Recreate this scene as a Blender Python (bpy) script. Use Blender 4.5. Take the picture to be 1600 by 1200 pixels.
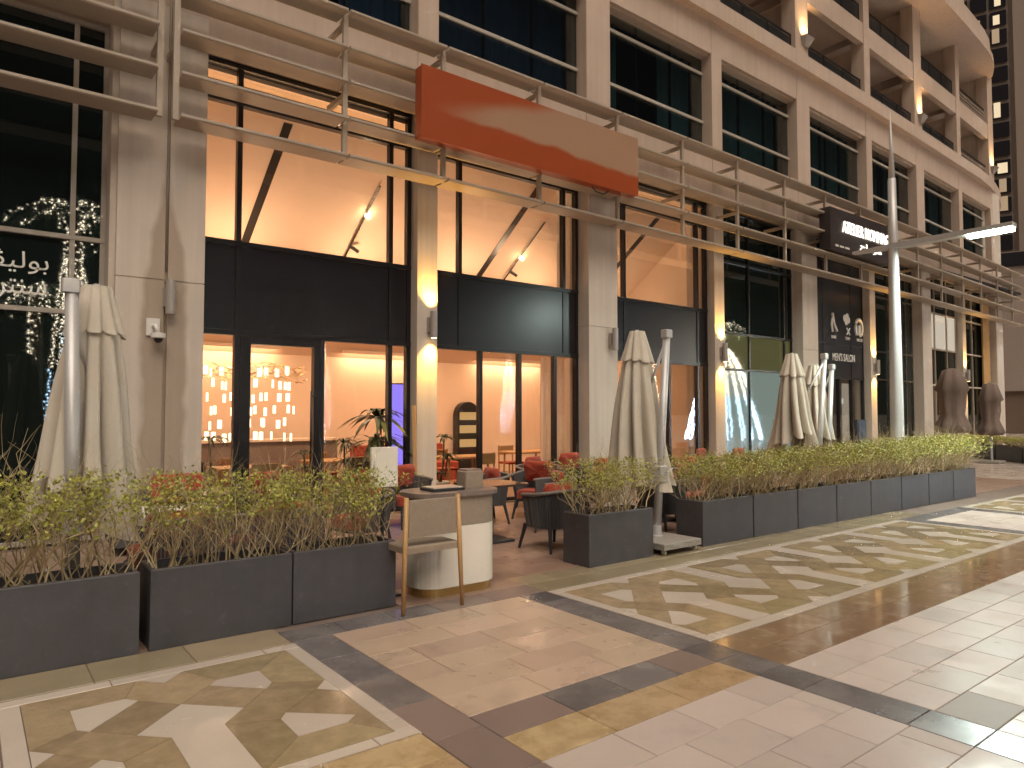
import bpy, math, random
from mathutils import Vector, Matrix
R_ = math.radians
S = bpy.context.scene
COL = S.collection
for o in list(bpy.data.objects):
    bpy.data.objects.remove(o)

# ------------------------------------------------------------------ camera
cd = bpy.data.cameras.new('camera')
cd.sensor_width = 36.0
cd.lens = 1101.1 / 1600 * 36
cd.clip_start = 0.05
cd.clip_end = 2000
cam = bpy.data.objects.new('camera', cd)
COL.objects.link(cam)
_y, _p = R_(37.804), R_(2.353)
_a = Vector((math.sin(_y) * math.cos(_p), math.cos(_y) * math.cos(_p), math.sin(_p)))
_r = Vector((math.cos(_y), -math.sin(_y), 0))
_u = _r.cross(_a)
cam.matrix_world = Matrix(((_r.x, _u.x, -_a.x, 0), (_r.y, _u.y, -_a.y, 0), (_r.z, _u.z, -_a.z, 1.6), (0, 0, 0, 1)))
S.camera = cam

# ------------------------------------------------------------------ night sky and weak city glow
SUN_EL, SUN_AZ = 58.0, 200.0            # azimuth of the light's source, from +Y clockwise
w = bpy.data.worlds.new('World')
S.world = w
w.use_nodes = True
nt = w.node_tree
bg = nt.nodes['Background']
sky = nt.nodes.new('ShaderNodeTexSky')
sky.sky_type = 'NISHITA'
sky.sun_disc = False
sky.sun_elevation = R_(SUN_EL)
sky.sun_rotation = R_(SUN_AZ)
tint = nt.nodes.new('ShaderNodeMix')
tint.data_type = 'RGBA'
tint.blend_type = 'MULTIPLY'
tint.inputs[0].default_value = 1.0
tint.inputs[7].default_value = (1.0, 0.62, 0.38, 1)
nt.links.new(sky.outputs[0], tint.inputs[6])
nt.links.new(tint.outputs[2], bg.inputs[0])
bg.inputs[1].default_value = 0.008
sl = bpy.data.lights.new('city_glow', 'SUN')
sl.energy = 3.35
sl.angle = R_(52)
sl.color = (1.0, 0.86, 0.73)
so = bpy.data.objects.new('city_glow', sl)
COL.objects.link(so)
d = Vector((math.sin(R_(SUN_AZ)) * math.cos(R_(SUN_EL)), math.cos(R_(SUN_AZ)) * math.cos(R_(SUN_EL)), math.sin(R_(SUN_EL))))
so.rotation_euler = d.to_track_quat('Z', 'Y').to_euler()
so.location = (0, -20, 30)
S.view_settings.view_transform = 'Standard'
S.view_settings.look = 'None'
S.view_settings.exposure = 0.0
S.view_settings.gamma = 1.0
S.view_settings.use_curve_mapping = False
S.render.engine = 'CYCLES'
S.cycles.max_bounces = 8
S.cycles.transparent_max_bounces = 16
S.cycles.caustics_reflective = False
S.cycles.caustics_refractive = False
S.cycles.sample_clamp_indirect = 4.0

# ------------------------------------------------------------------ dimensions
X1, PB, KAP, D = 5.989, 4.006, 0.001, 10.0
def PX(k):
    return X1 + (k - 1) * PB
def bend(x):
    return KAP * max(0.0, x - X1) ** 2
def fy(x):
    return D + bend(x)

# ------------------------------------------------------------------ materials
def new_mat(name):
    m = bpy.data.materials.new(name)
    m.use_nodes = True
    n = m.node_tree.nodes
    return m, m.node_tree, n['Principled BSDF'], n['Material Output']

def mat(name, c, rough=0.5, metal=0.0, var=0.0, scale=4.0, bump=0.0, bscale=60.0, streak=0.0, rnd=0.0, c2=None, c2scale=None,
        c2lo=0.45, c2hi=0.6, spec=0.5, rvar=0.0, aniso=None, sheen=0.0):
    m, t, b, out = new_mat(name)
    N, L = t.nodes.new, t.links.new
    b.inputs['Roughness'].default_value = rough
    b.inputs['Metallic'].default_value = metal
    b.inputs['Specular IOR Level'].default_value = spec
    if sheen:
        b.inputs['Sheen Weight'].default_value = sheen
    tc = N('ShaderNodeTexCoord')
    geo = N('ShaderNodeNewGeometry')
    mp = N('ShaderNodeMapping')
    L(geo.outputs['Position'], mp.inputs['Vector'])
    if aniso:
        mp.inputs['Scale'].default_value = aniso
    rgb = N('ShaderNodeRGB')
    rgb.outputs[0].default_value = (*c, 1)
    cur = rgb.outputs[0]
    def mul(cur, fac, lo, hi):
        mr = N('ShaderNodeMapRange')
        mr.inputs['To Min'].default_value = lo
        mr.inputs['To Max'].default_value = hi
        L(fac, mr.inputs['Value'])
        mx = N('ShaderNodeMix')
        mx.data_type = 'RGBA'
        mx.blend_type = 'MULTIPLY'
        mx.inputs[0].default_value = 1
        L(cur, mx.inputs[6])
        cb = N('ShaderNodeCombineColor')
        for i in range(3):
            L(mr.outputs[0], cb.inputs[i])
        L(cb.outputs[0], mx.inputs[7])
        return mx.outputs[2]
    if c2:
        nz = N('ShaderNodeTexNoise')
        nz.inputs['Scale'].default_value = c2scale
        nz.inputs['Detail'].default_value = 8
        nz.inputs['Roughness'].default_value = 0.65
        L(mp.outputs[0], nz.inputs['Vector'])
        mr = N('ShaderNodeMapRange')
        mr.inputs['From Min'].default_value = c2lo
        mr.inputs['From Max'].default_value = c2hi
        L(nz.outputs[0], mr.inputs[0])
        mx = N('ShaderNodeMix')
        mx.data_type = 'RGBA'
        L(mr.outputs[0], mx.inputs[0])
        L(cur, mx.inputs[6])
        mx.inputs[7].default_value = (*c2, 1)
        cur = mx.outputs[2]
    if var:
        nz = N('ShaderNodeTexNoise')
        nz.inputs['Scale'].default_value = scale
        nz.inputs['Detail'].default_value = 7
        nz.inputs['Roughness'].default_value = 0.6
        L(mp.outputs[0], nz.inputs['Vector'])
        cur = mul(cur, nz.outputs[0], 1 - var * 1.6, 1 + var * 1.6)
    if streak:
        mp2 = N('ShaderNodeMapping')
        mp2.inputs['Scale'].default_value = (9, 9, 0.35)
        L(geo.outputs['Position'], mp2.inputs['Vector'])
        nz = N('ShaderNodeTexNoise')
        nz.inputs['Scale'].default_value = 1.0
        nz.inputs['Detail'].default_value = 5
        L(mp2.outputs[0], nz.inputs['Vector'])
        cur = mul(cur, nz.outputs[0], 1 - streak * 1.5, 1 + streak)
    if rnd:
        oi = N('ShaderNodeObjectInfo')
        cur = mul(cur, oi.outputs['Random'], 1 - rnd, 1 + rnd)
        hs = N('ShaderNodeHueSaturation')
        mr = N('ShaderNodeMapRange')
        mr.inputs['To Min'].default_value = 0.492
        mr.inputs['To Max'].default_value = 0.506
        m7 = N('ShaderNodeMath')
        m7.operation = 'MULTIPLY'
        m7.inputs[1].default_value = 7.31
        fr = N('ShaderNodeMath')
        fr.operation = 'FRACT'
        L(oi.outputs['Random'], m7.inputs[0])
        L(m7.outputs[0], fr.inputs[0])
        L(fr.outputs[0], mr.inputs[0])
        L(mr.outputs[0], hs.inputs['Hue'])
        L(cur, hs.inputs['Color'])
        cur = hs.outputs[0]
    L(cur, b.inputs['Base Color'])
    if rvar:
        nz = N('ShaderNodeTexNoise')
        nz.inputs['Scale'].default_value = 2.2
        nz.inputs['Detail'].default_value = 6
        L(mp.outputs[0], nz.inputs['Vector'])
        mr = N('ShaderNodeMapRange')
        mr.inputs['From Min'].default_value = 0.3
        mr.inputs['From Max'].default_value = 0.7
        mr.inputs['To Min'].default_value = max(0.02, rough - rvar)
        mr.inputs['To Max'].default_value = rough + rvar
        L(nz.outputs[0], mr.inputs[0])
        L(mr.outputs[0], b.inputs['Roughness'])
    if bump:
        nz = N('ShaderNodeTexNoise')
        nz.inputs['Scale'].default_value = bscale
        nz.inputs['Detail'].default_value = 4
        L(mp.outputs[0], nz.inputs['Vector'])
        bp = N('ShaderNodeBump')
        bp.inputs['Strength'].default_value = bump
        bp.inputs['Distance'].default_value = 0.01
        L(nz.outputs[0], bp.inputs['Height'])
        L(bp.outputs[0], b.inputs['Normal'])
    return m

def emat(name, c, strength, sample=True):
    m, t, b, out = new_mat(name)
    b.inputs['Base Color'].default_value = (0.02, 0.02, 0.02, 1)
    b.inputs['Emission Color'].default_value = (*c, 1)
    b.inputs['Emission Strength'].default_value = strength
    if not sample:
        m.cycles.emission_sampling = 'NONE'
    if name.startswith('lit_'):
        b.inputs['Roughness'].default_value = 0.03
    return m

def glass_mat(name, tintc, refl_ior=1.5, rough=0.0, haze=0.0, wav=0.012):
    m, t, b, out = new_mat(name)
    t.nodes.remove(b)
    N, L = t.nodes.new, t.links.new
    tr = N('ShaderNodeBsdfTransparent')
    tr.inputs[0].default_value = (*tintc, 1)
    gl = N('ShaderNodeBsdfGlossy')
    gl.inputs['Roughness'].default_value = rough
    fr = N('ShaderNodeFresnel')
    fr.inputs['IOR'].default_value = refl_ior
    geo = N('ShaderNodeNewGeometry')
    nz = N('ShaderNodeTexNoise')
    nz.inputs['Scale'].default_value = 1.1
    L(geo.outputs['Position'], nz.inputs['Vector'])
    bp = N('ShaderNodeBump')
    bp.inputs['Strength'].default_value = wav * 10
    bp.inputs['Distance'].default_value = 0.01
    L(nz.outputs[0], bp.inputs['Height'])
    L(bp.outputs[0], gl.inputs['Normal'])
    # the pane is a thin box: its back face must not count as leaving a dense block
    fm = N('ShaderNodeMath')
    fm.operation = 'MINIMUM'
    fm.inputs[1].default_value = 0.55
    L(fr.outputs[0], fm.inputs[0])
    mx = N('ShaderNodeMixShader')
    L(fm.outputs[0], mx.inputs[0])
    L(tr.outputs[0], mx.inputs[1])
    L(gl.outputs[0], mx.inputs[2])
    L(mx.outputs[0], out.inputs[0])
    return m

M = {}
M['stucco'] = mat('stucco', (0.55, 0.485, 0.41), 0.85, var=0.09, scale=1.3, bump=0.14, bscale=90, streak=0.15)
M['stucco_up'] = mat('stucco_upper', (0.45, 0.35, 0.28), 0.85, var=0.08, scale=0.9, bump=0.12, bscale=90, streak=0.11)  # darker, redder stucco: the weaker light higher up is put into the colour
M['louvre'] = mat('louvre_paint', (0.36, 0.30, 0.24), 0.55, var=0.05, scale=3, streak=0.05)
M['black'] = mat('black_frame', (0.010, 0.009, 0.010), 0.32, var=0.1, scale=5)
M['panel'] = mat('black_panel', (0.012, 0.011, 0.014), 0.28, var=0.15, scale=2)
M['greyframe'] = mat('grey_frame', (0.36, 0.33, 0.28), 0.5, var=0.05)
M['chrome'] = mat('bright_metal', (0.5, 0.48, 0.45), 0.25, metal=1.0)
M['dark_chrome'] = mat('dark_metal', (0.05, 0.05, 0.05), 0.3, metal=0.6)
M['glass'] = glass_mat('clear_glass', (0.96, 0.95, 0.93), 1.45)
M['tint'] = glass_mat('tinted_glass', (0.62, 0.68, 0.68), 1.5)
M['darkglass'] = mat('dark_reflective_glass', (0.006, 0.011, 0.010), 0.025, spec=0.55)
M['curtain'] = mat('teal_curtain', (0.16, 0.30, 0.33), 0.9, var=0.1)
M['curtain_blue'] = mat('blue_curtain', (0.09, 0.15, 0.28), 0.9, var=0.1)
M['sheer'] = mat('sheer_curtain', (0.66, 0.58, 0.50), 0.9)
def sheer_mat():
    m, t, b, out = new_mat('sheer_cloth')
    N, L = t.nodes.new, t.links.new
    tr = N('ShaderNodeBsdfTranslucent')
    tr.inputs[0].default_value = (0.78, 0.70, 0.62, 1)
    b.inputs['Base Color'].default_value = (0.72, 0.66, 0.58, 1)
    b.inputs['Roughness'].default_value = 0.9
    mx = N('ShaderNodeMixShader')
    mx.inputs[0].default_value = 0.55
    L(b.outputs[0], mx.inputs[1])
    L(tr.outputs[0], mx.inputs[2])
    L(mx.outputs[0], out.inputs[0])
    return m
M['sheer'] = sheer_mat()
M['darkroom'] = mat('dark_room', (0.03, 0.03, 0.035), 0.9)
M['plaster'] = mat('interior_plaster', (0.74, 0.57, 0.44), 0.9, var=0.03)
M['plaster_floor'] = mat('interior_floor', (0.25, 0.16, 0.10), 0.35, var=0.1)
M['planter'] = mat('planter_fibre_cement', (0.060, 0.056, 0.060), 0.55, c2=(0.085, 0.08, 0.082), c2scale=11, c2lo=0.58, c2hi=0.72, var=0.16, scale=5, bump=0.06, bscale=40, streak=0.14, rnd=0.08)
M['soil'] = mat('soil', (0.05, 0.035, 0.02), 0.95, var=0.3, scale=30, bump=0.6, bscale=60)
M['stem'] = mat('dry_stem', (0.41, 0.32, 0.18), 0.8, var=0.2, scale=9)
M['leaf'] = mat('leaf', (0.37, 0.36, 0.07), 0.5, c2=(0.23, 0.26, 0.045), c2scale=6.0)
M['leaf_dark'] = mat('leaf_dark', (0.035, 0.06, 0.02), 0.5, var=0.2)
M['canvas'] = mat('canvas', (0.49, 0.44, 0.36), 0.9, var=0.09, scale=4, bump=0.10, bscale=400, sheen=0.1, streak=0.06)
M['canvas_brown'] = mat('canvas_brown', (0.15, 0.11, 0.09), 0.9, var=0.08, scale=6)
M['alu'] = mat('aluminium', (0.46, 0.45, 0.44), 0.42, metal=0.3, var=0.05)
M['granite'] = mat('granite', (0.36, 0.33, 0.29), 0.6, c2=(0.10, 0.09, 0.08), c2scale=170, c2lo=0.5, c2hi=0.56)
M['cushion'] = mat('cushion_fabric', (0.30, 0.042, 0.016), 0.9, var=0.10, scale=9, bump=0.2, bscale=250, sheen=0.15)
M['rope'] = mat('grey_rope', (0.075, 0.072, 0.072), 0.8, bump=0.3, bscale=300)
M['rim'] = mat('grey_rim', (0.16, 0.14, 0.125), 0.6)
M['leg'] = mat('dark_leg', (0.025, 0.025, 0.028), 0.45)
M['tabletop'] = mat('table_top', (0.07, 0.05, 0.04), 0.16, var=0.15)
M['wood'] = mat('oak_wood', (0.43, 0.25, 0.10), 0.5, var=0.14, scale=14, aniso=(6, 6, 0.6))
M['weave'] = mat('woven_taupe', (0.27, 0.21, 0.155), 0.8, var=0.12, scale=20, bump=0.4, bscale=180)
M['white'] = mat('white_paint', (0.72, 0.67, 0.57), 0.5, var=0.03)
M['offwhite'] = mat('white_plastic', (0.62, 0.60, 0.56), 0.4)
M['brass'] = mat('brass', (0.62, 0.43, 0.17), 0.28, metal=0.9)
M['sconce'] = mat('sconce_grey', (0.36, 0.33, 0.30), 0.45, metal=0.3)
M['grout'] = mat('pavement_bed', (0.15, 0.11, 0.088), 0.8, var=0.15)
M['pink'] = mat('pink_stone', (0.475, 0.395, 0.35), 0.38, var=0.08, scale=1.7, rnd=0.10, bump=0.04, bscale=120, rvar=0.12, c2=(0.36, 0.30, 0.265), c2scale=3.2, c2lo=0.56, c2hi=0.78)
M['tan'] = mat('tan_stone', (0.455, 0.335, 0.25), 0.32, var=0.12, scale=2.2, rnd=0.12, bump=0.04, bscale=120, rvar=0.12, c2=(0.31, 0.235, 0.18), c2scale=3.0, c2lo=0.54, c2hi=0.76)
M['beige'] = mat('beige_stone', (0.49, 0.42, 0.355), 0.22, var=0.07, scale=2, rnd=0.06, rvar=0.10)
M['gold'] = mat('gold_stone', (0.275, 0.208, 0.122), 0.15, c2=(0.36, 0.275, 0.165), c2scale=9, c2lo=0.4, c2hi=0.68, var=0.14, scale=3, rnd=0.20, rvar=0.08)
M['goldpale'] = mat('ochre_stone', (0.44, 0.315, 0.18), 0.26, c2=(0.32, 0.22, 0.115), c2scale=6, var=0.12, scale=3, rnd=0.08, rvar=0.08)
M['olive'] = mat('olive_stone', (0.27, 0.22, 0.14), 0.20, var=0.15, scale=2.5, rnd=0.10, rvar=0.10, bump=0.03)
M['brown'] = mat('brown_marble', (0.25, 0.165, 0.10), 0.10, c2=(0.38, 0.29, 0.20), c2scale=5, c2lo=0.5, c2hi=0.75, var=0.12, scale=4, rnd=0.08, rvar=0.06)
M['slate'] = mat('slate_stone', (0.13, 0.115, 0.115), 0.24, c2=(0.185, 0.165, 0.16), c2scale=2.5, spec=0.9, var=0.14, scale=3, rnd=0.16, rvar=0.10)
M['terra'] = mat('terrace_stone', (0.27, 0.18, 0.135), 0.34, var=0.10, scale=2, rnd=0.12, rvar=0.08)  # terrace shade is put into this darker stone colour
M['umber'] = mat('umber_stone', (0.20, 0.15, 0.13), 0.34, var=0.08, scale=2, rnd=0.06)
M['darktile'] = mat('patched_tile', (0.29, 0.24, 0.205), 0.45, var=0.08)
M['trunk'] = mat('palm_trunk', (0.12, 0.085, 0.05), 0.9, var=0.2)
M['tower_frame'] = mat('tower_frame', (0.16, 0.13, 0.11), 0.8)
M['tower_glass'] = mat('tower_glass', (0.02, 0.02, 0.024), 0.08)
M['far_wall'] = mat('far_wall', (0.26, 0.21, 0.175), 0.85, var=0.06, scale=0.5)
M['far_brown'] = mat('far_brown', (0.13, 0.09, 0.065), 0.8, var=0.1, scale=0.8)
M['signdark'] = mat('sign_dark', (0.035, 0.026, 0.026), 0.4)
M['letter'] = emat('lit_letter', (1.0, 0.90, 0.76), 2.6)
M['letter_white'] = mat('white_letter', (0.75, 0.73, 0.68), 0.5)
M['warm_lamp'] = emat('warm_lamp', (1.0, 0.68, 0.30), 14)
M['cove'] = emat('cove_strip', (1.0, 0.66, 0.34), 5.0)
M['pendant'] = emat('pendant_glow', (1.0, 0.82, 0.56), 3.0)
M['leafglow'] = mat('gilded_leaf', (0.9, 0.66, 0.35), 0.4, metal=0.3)
M['spot'] = emat('spot_glow', (1.0, 0.72, 0.42), 60)
M['cool_lamp'] = emat('cool_lamp', (0.80, 1.0, 0.86), 22)
M['purple'] = emat('purple_screen', (0.30, 0.22, 1.0), 1.2)
M['lit_green'] = emat('lit_frosted', (0.62, 0.80, 0.70), 0.26, False)
M['lit_olive'] = emat('lit_film', (0.42, 0.40, 0.13), 0.16, False)
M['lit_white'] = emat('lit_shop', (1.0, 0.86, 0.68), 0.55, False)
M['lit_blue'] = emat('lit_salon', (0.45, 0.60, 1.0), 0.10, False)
M['lit_amber'] = emat('lit_amber', (1.0, 0.58, 0.22), 0.6, False)
M['win_warm'] = emat('lit_window', (1.0, 0.78, 0.5), 0.9, False)
M['win_dim'] = emat('dim_window', (1.0, 0.7, 0.42), 0.40, False)
M['fairy_warm'] = emat('fairy_light_warm', (1.0, 0.86, 0.62), 130, False)
M['fairy_warm2'] = emat('fairy_light_yellow', (1.0, 0.72, 0.25), 8, False)
M['fairy_cool'] = emat('fairy_light_cool', (0.50, 0.75, 1.0), 150, False)

# orange sign face: orange with a pale taupe sweep through it (flat print)
def sign_mat():
    m, t, b, out = new_mat('orange_sign_face')
    N, L = t.nodes.new, t.links.new
    tc = N('ShaderNodeTexCoord')
    sx = N('ShaderNodeSeparateXYZ')
    L(tc.outputs['Object'], sx.inputs[0])
    def math_(op, a, bb):
        n = N('ShaderNodeMath')
        n.operation = op
        for i, v in enumerate((a, bb)):
            if isinstance(v, (int, float)):
                n.inputs[i].default_value = v
            else:
                L(v, n.inputs[i])
        return n.outputs[0]
    nz = N('ShaderNodeTexNoise')
    nz.inputs['Scale'].default_value = 1.2
    L(tc.outputs['Object'], nz.inputs['Vector'])
    # object space: x 0..4.8, z 0..1.12; sweep centre rises to the right, widens to the right
    u = math_('DIVIDE', sx.outputs[0], 4.8)
    wob = math_('MULTIPLY', math_('SUBTRACT', nz.outputs[0], 0.5), 0.22)
    lower = math_('ADD', math_('SUBTRACT', 0.48, math_('MULTIPLY', u, 0.10)), wob)
    upper = math_('ADD', math_('ADD', 0.46, math_('MULTIPLY', u, 1.25)), wob)
    def sm(a, lo, hi):
        n = N('ShaderNodeMapRange')
        n.interpolation_type = 'SMOOTHSTEP'
        L(a, n.inputs[0])
        n.inputs['From Min'].default_value = lo
        n.inputs['From Max'].default_value = hi
        return n.outputs[0]
    f1 = sm(math_('SUBTRACT', sx.outputs[2], lower), -0.05, 0.05)
    f2 = sm(math_('SUBTRACT', upper, sx.outputs[2]), -0.14, 0.14)
    f3 = sm(u, 0.0, 0.30)
    f = math_('MULTIPLY', math_('MULTIPLY', f1, f2), f3)
    mx = N('ShaderNodeMix')
    mx.data_type = 'RGBA'
    L(f, mx.inputs[0])
    mx.inputs[6].default_value = (0.27, 0.050, 0.010, 1)
    mx.inputs[7].default_value = (0.31, 0.185, 0.115, 1)
    L(mx.outputs[2], b.inputs['Base Color'])
    b.inputs['Roughness'].default_value = 0.45
    return m
M['orange'] = sign_mat()
M['orange_side'] = mat('orange_sign_side', (0.27, 0.050, 0.010), 0.5)

# stained pillar: rain leader stain, a wedge that widens downwards from the joint
def stained():
    m = M['stucco'].copy()
    m.name = 'stucco_stained'
    t = m.node_tree
    N, L = t.nodes.new, t.links.new
    b = t.nodes['Principled BSDF']
    src = b.inputs['Base Color'].links[0].from_socket
    geo = N('ShaderNodeNewGeometry')
    sx = N('ShaderNodeSeparateXYZ')
    L(geo.outputs['Position'], sx.inputs[0])
    nz = N('ShaderNodeTexNoise')
    nz.inputs['Scale'].default_value = 2.5
    L(geo.outputs['Position'], nz.inputs['Vector'])
    def mth(op, a, c):
        n = N('ShaderNodeMath')
        n.operation = op
        for i, v in enumerate((a, c)):
            if isinstance(v, (int, float)):
                n.inputs[i].default_value = v
            else:
                L(v, n.inputs[i])
        return n.outputs[0]
    dx = mth('ABSOLUTE', mth('SUBTRACT', sx.outputs[0], 2.0), 0)
    wd = mth('MINIMUM', mth('MULTIPLY', mth('SUBTRACT', 4.9, sx.outputs[2]), 0.16), 0.27)
    e = mth('ADD', mth('SUBTRACT', wd, dx), mth('MULTIPLY', mth('SUBTRACT', nz.outputs[0], 0.5), 0.16))
    mr = N('ShaderNodeMapRange')
    L(e, mr.inputs[0])
    mr.inputs['From Min'].default_value = -0.02
    mr.inputs['From Max'].default_value = 0.05
    mr.inputs['To Max'].default_value = 0.62
    mx = N('ShaderNodeMix')
    mx.data_type = 'RGBA'
    L(mr.outputs[0], mx.inputs[0])
    L(src, mx.inputs[6])
    mx.inputs[7].default_value = (0.25, 0.18, 0.115, 1)
    L(mx.outputs[2], b.inputs['Base Color'])
    return m
M['stained'] = stained()

# ------------------------------------------------------------------ helpers
class B:
    def __init__(s):
        s.v, s.f = [], []
    def add(s, vs, fs):
        o = len(s.v)
        s.v += [tuple(v) for v in vs]
        s.f += [tuple(i + o for i in f) for f in fs]
        return s
    def box(s, x0, x1, y0, y1, z0, z1):
        return s.add([(x0, y0, z0), (x1, y0, z0), (x1, y1, z0), (x0, y1, z0), (x0, y0, z1), (x1, y0, z1), (x1, y1, z1), (x0, y1, z1)],
                     [(0, 3, 2, 1), (4, 5, 6, 7), (0, 1, 5, 4), (1, 2, 6, 5), (2, 3, 7, 6), (3, 0, 4, 7)])
    def cbox(s, x0, x1, y0, y1, z0, z1, c=0.01):
        # box with chamfered vertical and top edges
        p = [(x0 + c, y0), (x1 - c, y0), (x1, y0 + c), (x1, y1 - c), (x1 - c, y1), (x0 + c, y1), (x0, y1 - c), (x0, y0 + c)]
        q = [(x0 + 2 * c, y0 + c), (x1 - 2 * c, y0 + c), (x1 - c, y0 + 2 * c), (x1 - c, y1 - 2 * c), (x1 - 2 * c, y1 - c), (x0 + 2 * c, y1 - c), (x0 + c, y1 - 2 * c), (x0 + c, y0 + 2 * c)]
        vs = [(a, b, z0) for a, b in p] + [(a, b, z1 - c) for a, b in p] + [(a, b, z1) for a, b in q]
        fs = [tuple(range(7, -1, -1)), tuple(range(16, 24))]
        for r in (0, 8):
            for i in range(8):
                j = (i + 1) % 8
                fs.append((r + i, r + j, r + 8 + j, r + 8 + i))
        return s.add(vs, fs)
    def prism(s, poly, z0, z1):
        n = len(poly)
        vs = [(a, b, z0) for a, b in poly] + [(a, b, z1) for a, b in poly]
        fs = [tuple(range(n - 1, -1, -1)), tuple(range(n, 2 * n))]
        for i in range(n):
            j = (i + 1) % n
            fs.append((i, j, n + j, n + i))
        return s.add(vs, fs)
    def tube(s, pts, rad, n=6, caps=True, flat=1.0):
        pts = [Vector(p) for p in pts]
        if not isinstance(rad, (list, tuple)):
            rad = [rad] * len(pts)
        o = len(s.v)
        up0 = Vector((0, 0, 1))
        for i, p in enumerate(pts):
            d = (pts[min(i + 1, len(pts) - 1)] - pts[max(i - 1, 0)]).normalized()
            a = d.cross(up0 if abs(d.z) < 0.95 else Vector((1, 0, 0))).normalized()
            b = d.cross(a).normalized()
            for k in range(n):
                t = 2 * math.pi * k / n
                s.v.append(tuple(p + (a * math.cos(t) + b * math.sin(t) * flat) * rad[i]))
        for i in range(len(pts) - 1):
            for k in range(n):
                j = (k + 1) % n
                s.f.append((o + i * n + k, o + i * n + j, o + (i + 1) * n + j, o + (i + 1) * n + k))
        if caps:
            s.f.append(tuple(o + k for k in range(n - 1, -1, -1)))
            e = o + (len(pts) - 1) * n
            s.f.append(tuple(e + k for k in range(n)))
        return s
    def lathe(s, prof, n=20, cx=0, cy=0):
        o = len(s.v)
        for r, z in prof:
            for k in range(n):
                t = 2 * math.pi * k / n
                s.v.append((cx + r * math.cos(t), cy + r * math.sin(t), z))
        for i in range(len(prof) - 1):
            for k in range(n):
                j = (k + 1) % n
                s.f.append((o + i * n + k, o + i * n + j, o + (i + 1) * n + j, o + (i + 1) * n + k))
        s.f.append(tuple(o + k for k in range(n - 1, -1, -1)))
        e = o + (len(prof) - 1) * n
        s.f.append(tuple(e + k for k in range(n)))
        return s
    def grid(s, fn, nu, nv, closeu=False):
        o = len(s.v)
        for j in range(nv + 1):
            for i in range(nu + (0 if closeu else 1)):
                s.v.append(tuple(fn(i / nu, j / nv)))
        W = nu if closeu else nu + 1
        for j in range(nv):
            for i in range(nu):
                i2 = (i + 1) % W if closeu else i + 1
                s.f.append((o + j * W + i, o + j * W + i2, o + (j + 1) * W + i2, o + (j + 1) * W + i))
        return s
    def mesh(s, name, m, warp=False, smooth=False, off=(0, 0, 0)):
        me = bpy.data.meshes.new(name)
        ox, oy, oz = off
        if warp:
            vs = [(x - ox, y + bend(x) - oy, z - oz) for x, y, z in s.v]
        else:
            vs = [(x - ox, y - oy, z - oz) for x, y, z in s.v]
        me.from_pydata(vs, [], s.f)
        me.materials.append(m if not isinstance(m, str) else M[m])
        if smooth:
            me.polygons.foreach_set('use_smooth', [True] * len(me.polygons))
        me.update()
        return me
    def build(s, name, m, parent=None, warp=False, smooth=False):
        """vertices are in world coordinates (or in the parent's own when the parent is placed later)"""
        off = tuple(parent['org']) if parent is not None and 'org' in parent else (0, 0, 0)
        o = bpy.data.objects.new(name, s.mesh(name, m, warp, smooth, off))
        COL.objects.link(o)
        if parent is not None:
            o.parent = parent
            if 'org' in parent:
                o['org'] = list(parent['org'])
        return o

def tag(o, label=None, cat=None, group=None, kind=None):
    if label:
        o['label'] = label
    if cat:
        o['category'] = cat
    if group:
        o['group'] = group
    if kind:
        o['kind'] = kind
    return o

def thing(name, label, cat, loc=(0, 0, 0), rz=0.0, group=None, world=True):
    o = bpy.data.objects.new(name, None)
    o.empty_display_size = 0.1
    COL.objects.link(o)
    o.location = loc
    o.rotation_euler = (0, 0, rz)
    if world:
        o['org'] = list(loc)
    return tag(o, label, cat, group)

def solo(b, name, m, label, cat, group=None, warp=False, smooth=False, org=None):
    """a thing that is one mesh, with its origin at its base"""
    if org is None:
        xs, ys, zs = zip(*b.v)
        org = ((min(xs) + max(xs)) / 2, (min(ys) + max(ys)) / 2, min(zs))
        if warp:
            b.v = [(x, y + bend(x), z) for x, y, z in b.v]
            ys = [v[1] for v in b.v]
            org = (org[0], (min(ys) + max(ys)) / 2, org[2])
            warp = False
    me = b.mesh(name, m, warp, smooth, org)
    o = bpy.data.objects.new(name, me)
    COL.objects.link(o)
    o.location = org
    o['org'] = list(org)
    return tag(o, label, cat, group)

def copy_tree(o, parent=None):
    c = o.copy()
    COL.objects.link(c)
    c.parent = parent
    for ch in o.children:
        copy_tree(ch, c)
    return c

def text_mesh(body, size, ext=0.004, align='CENTER'):
    c = bpy.data.curves.new('text', 'FONT')
    c.body = body
    c.size = size
    c.extrude = ext
    c.align_x = align
    c.resolution_u = 3
    o = bpy.data.objects.new('text', c)
    COL.objects.link(o)
    dg = bpy.context.evaluated_depsgraph_get()
    me = bpy.data.meshes.new_from_object(o.evaluated_get(dg))
    bpy.data.objects.remove(o)
    return me

def lettering(body, size, x, y, z, m, parent, width=None, height=None, align='CENTER', name='lettering', ext=0.004):
    me = text_mesh(body, size, ext, align)
    xs = [v.co.x for v in me.vertices]
    ys = [v.co.y for v in me.vertices]
    sx = width / (max(xs) - min(xs)) if width else 1
    sz = height / (max(ys) - min(ys)) if height else sx if width else 1
    org = parent['org'] if 'org' in parent else (0, 0, 0)
    for v in me.vertices:
        vx, vy, vz = v.co
        v.co = (x + vx * sx - org[0], y - vz - org[1], z + vy * sz - org[2])
    me.materials.clear()
    me.materials.append(M[m])
    o = bpy.data.objects.new(name, me)
    COL.objects.link(o)
    o.parent = parent
    return o

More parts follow.
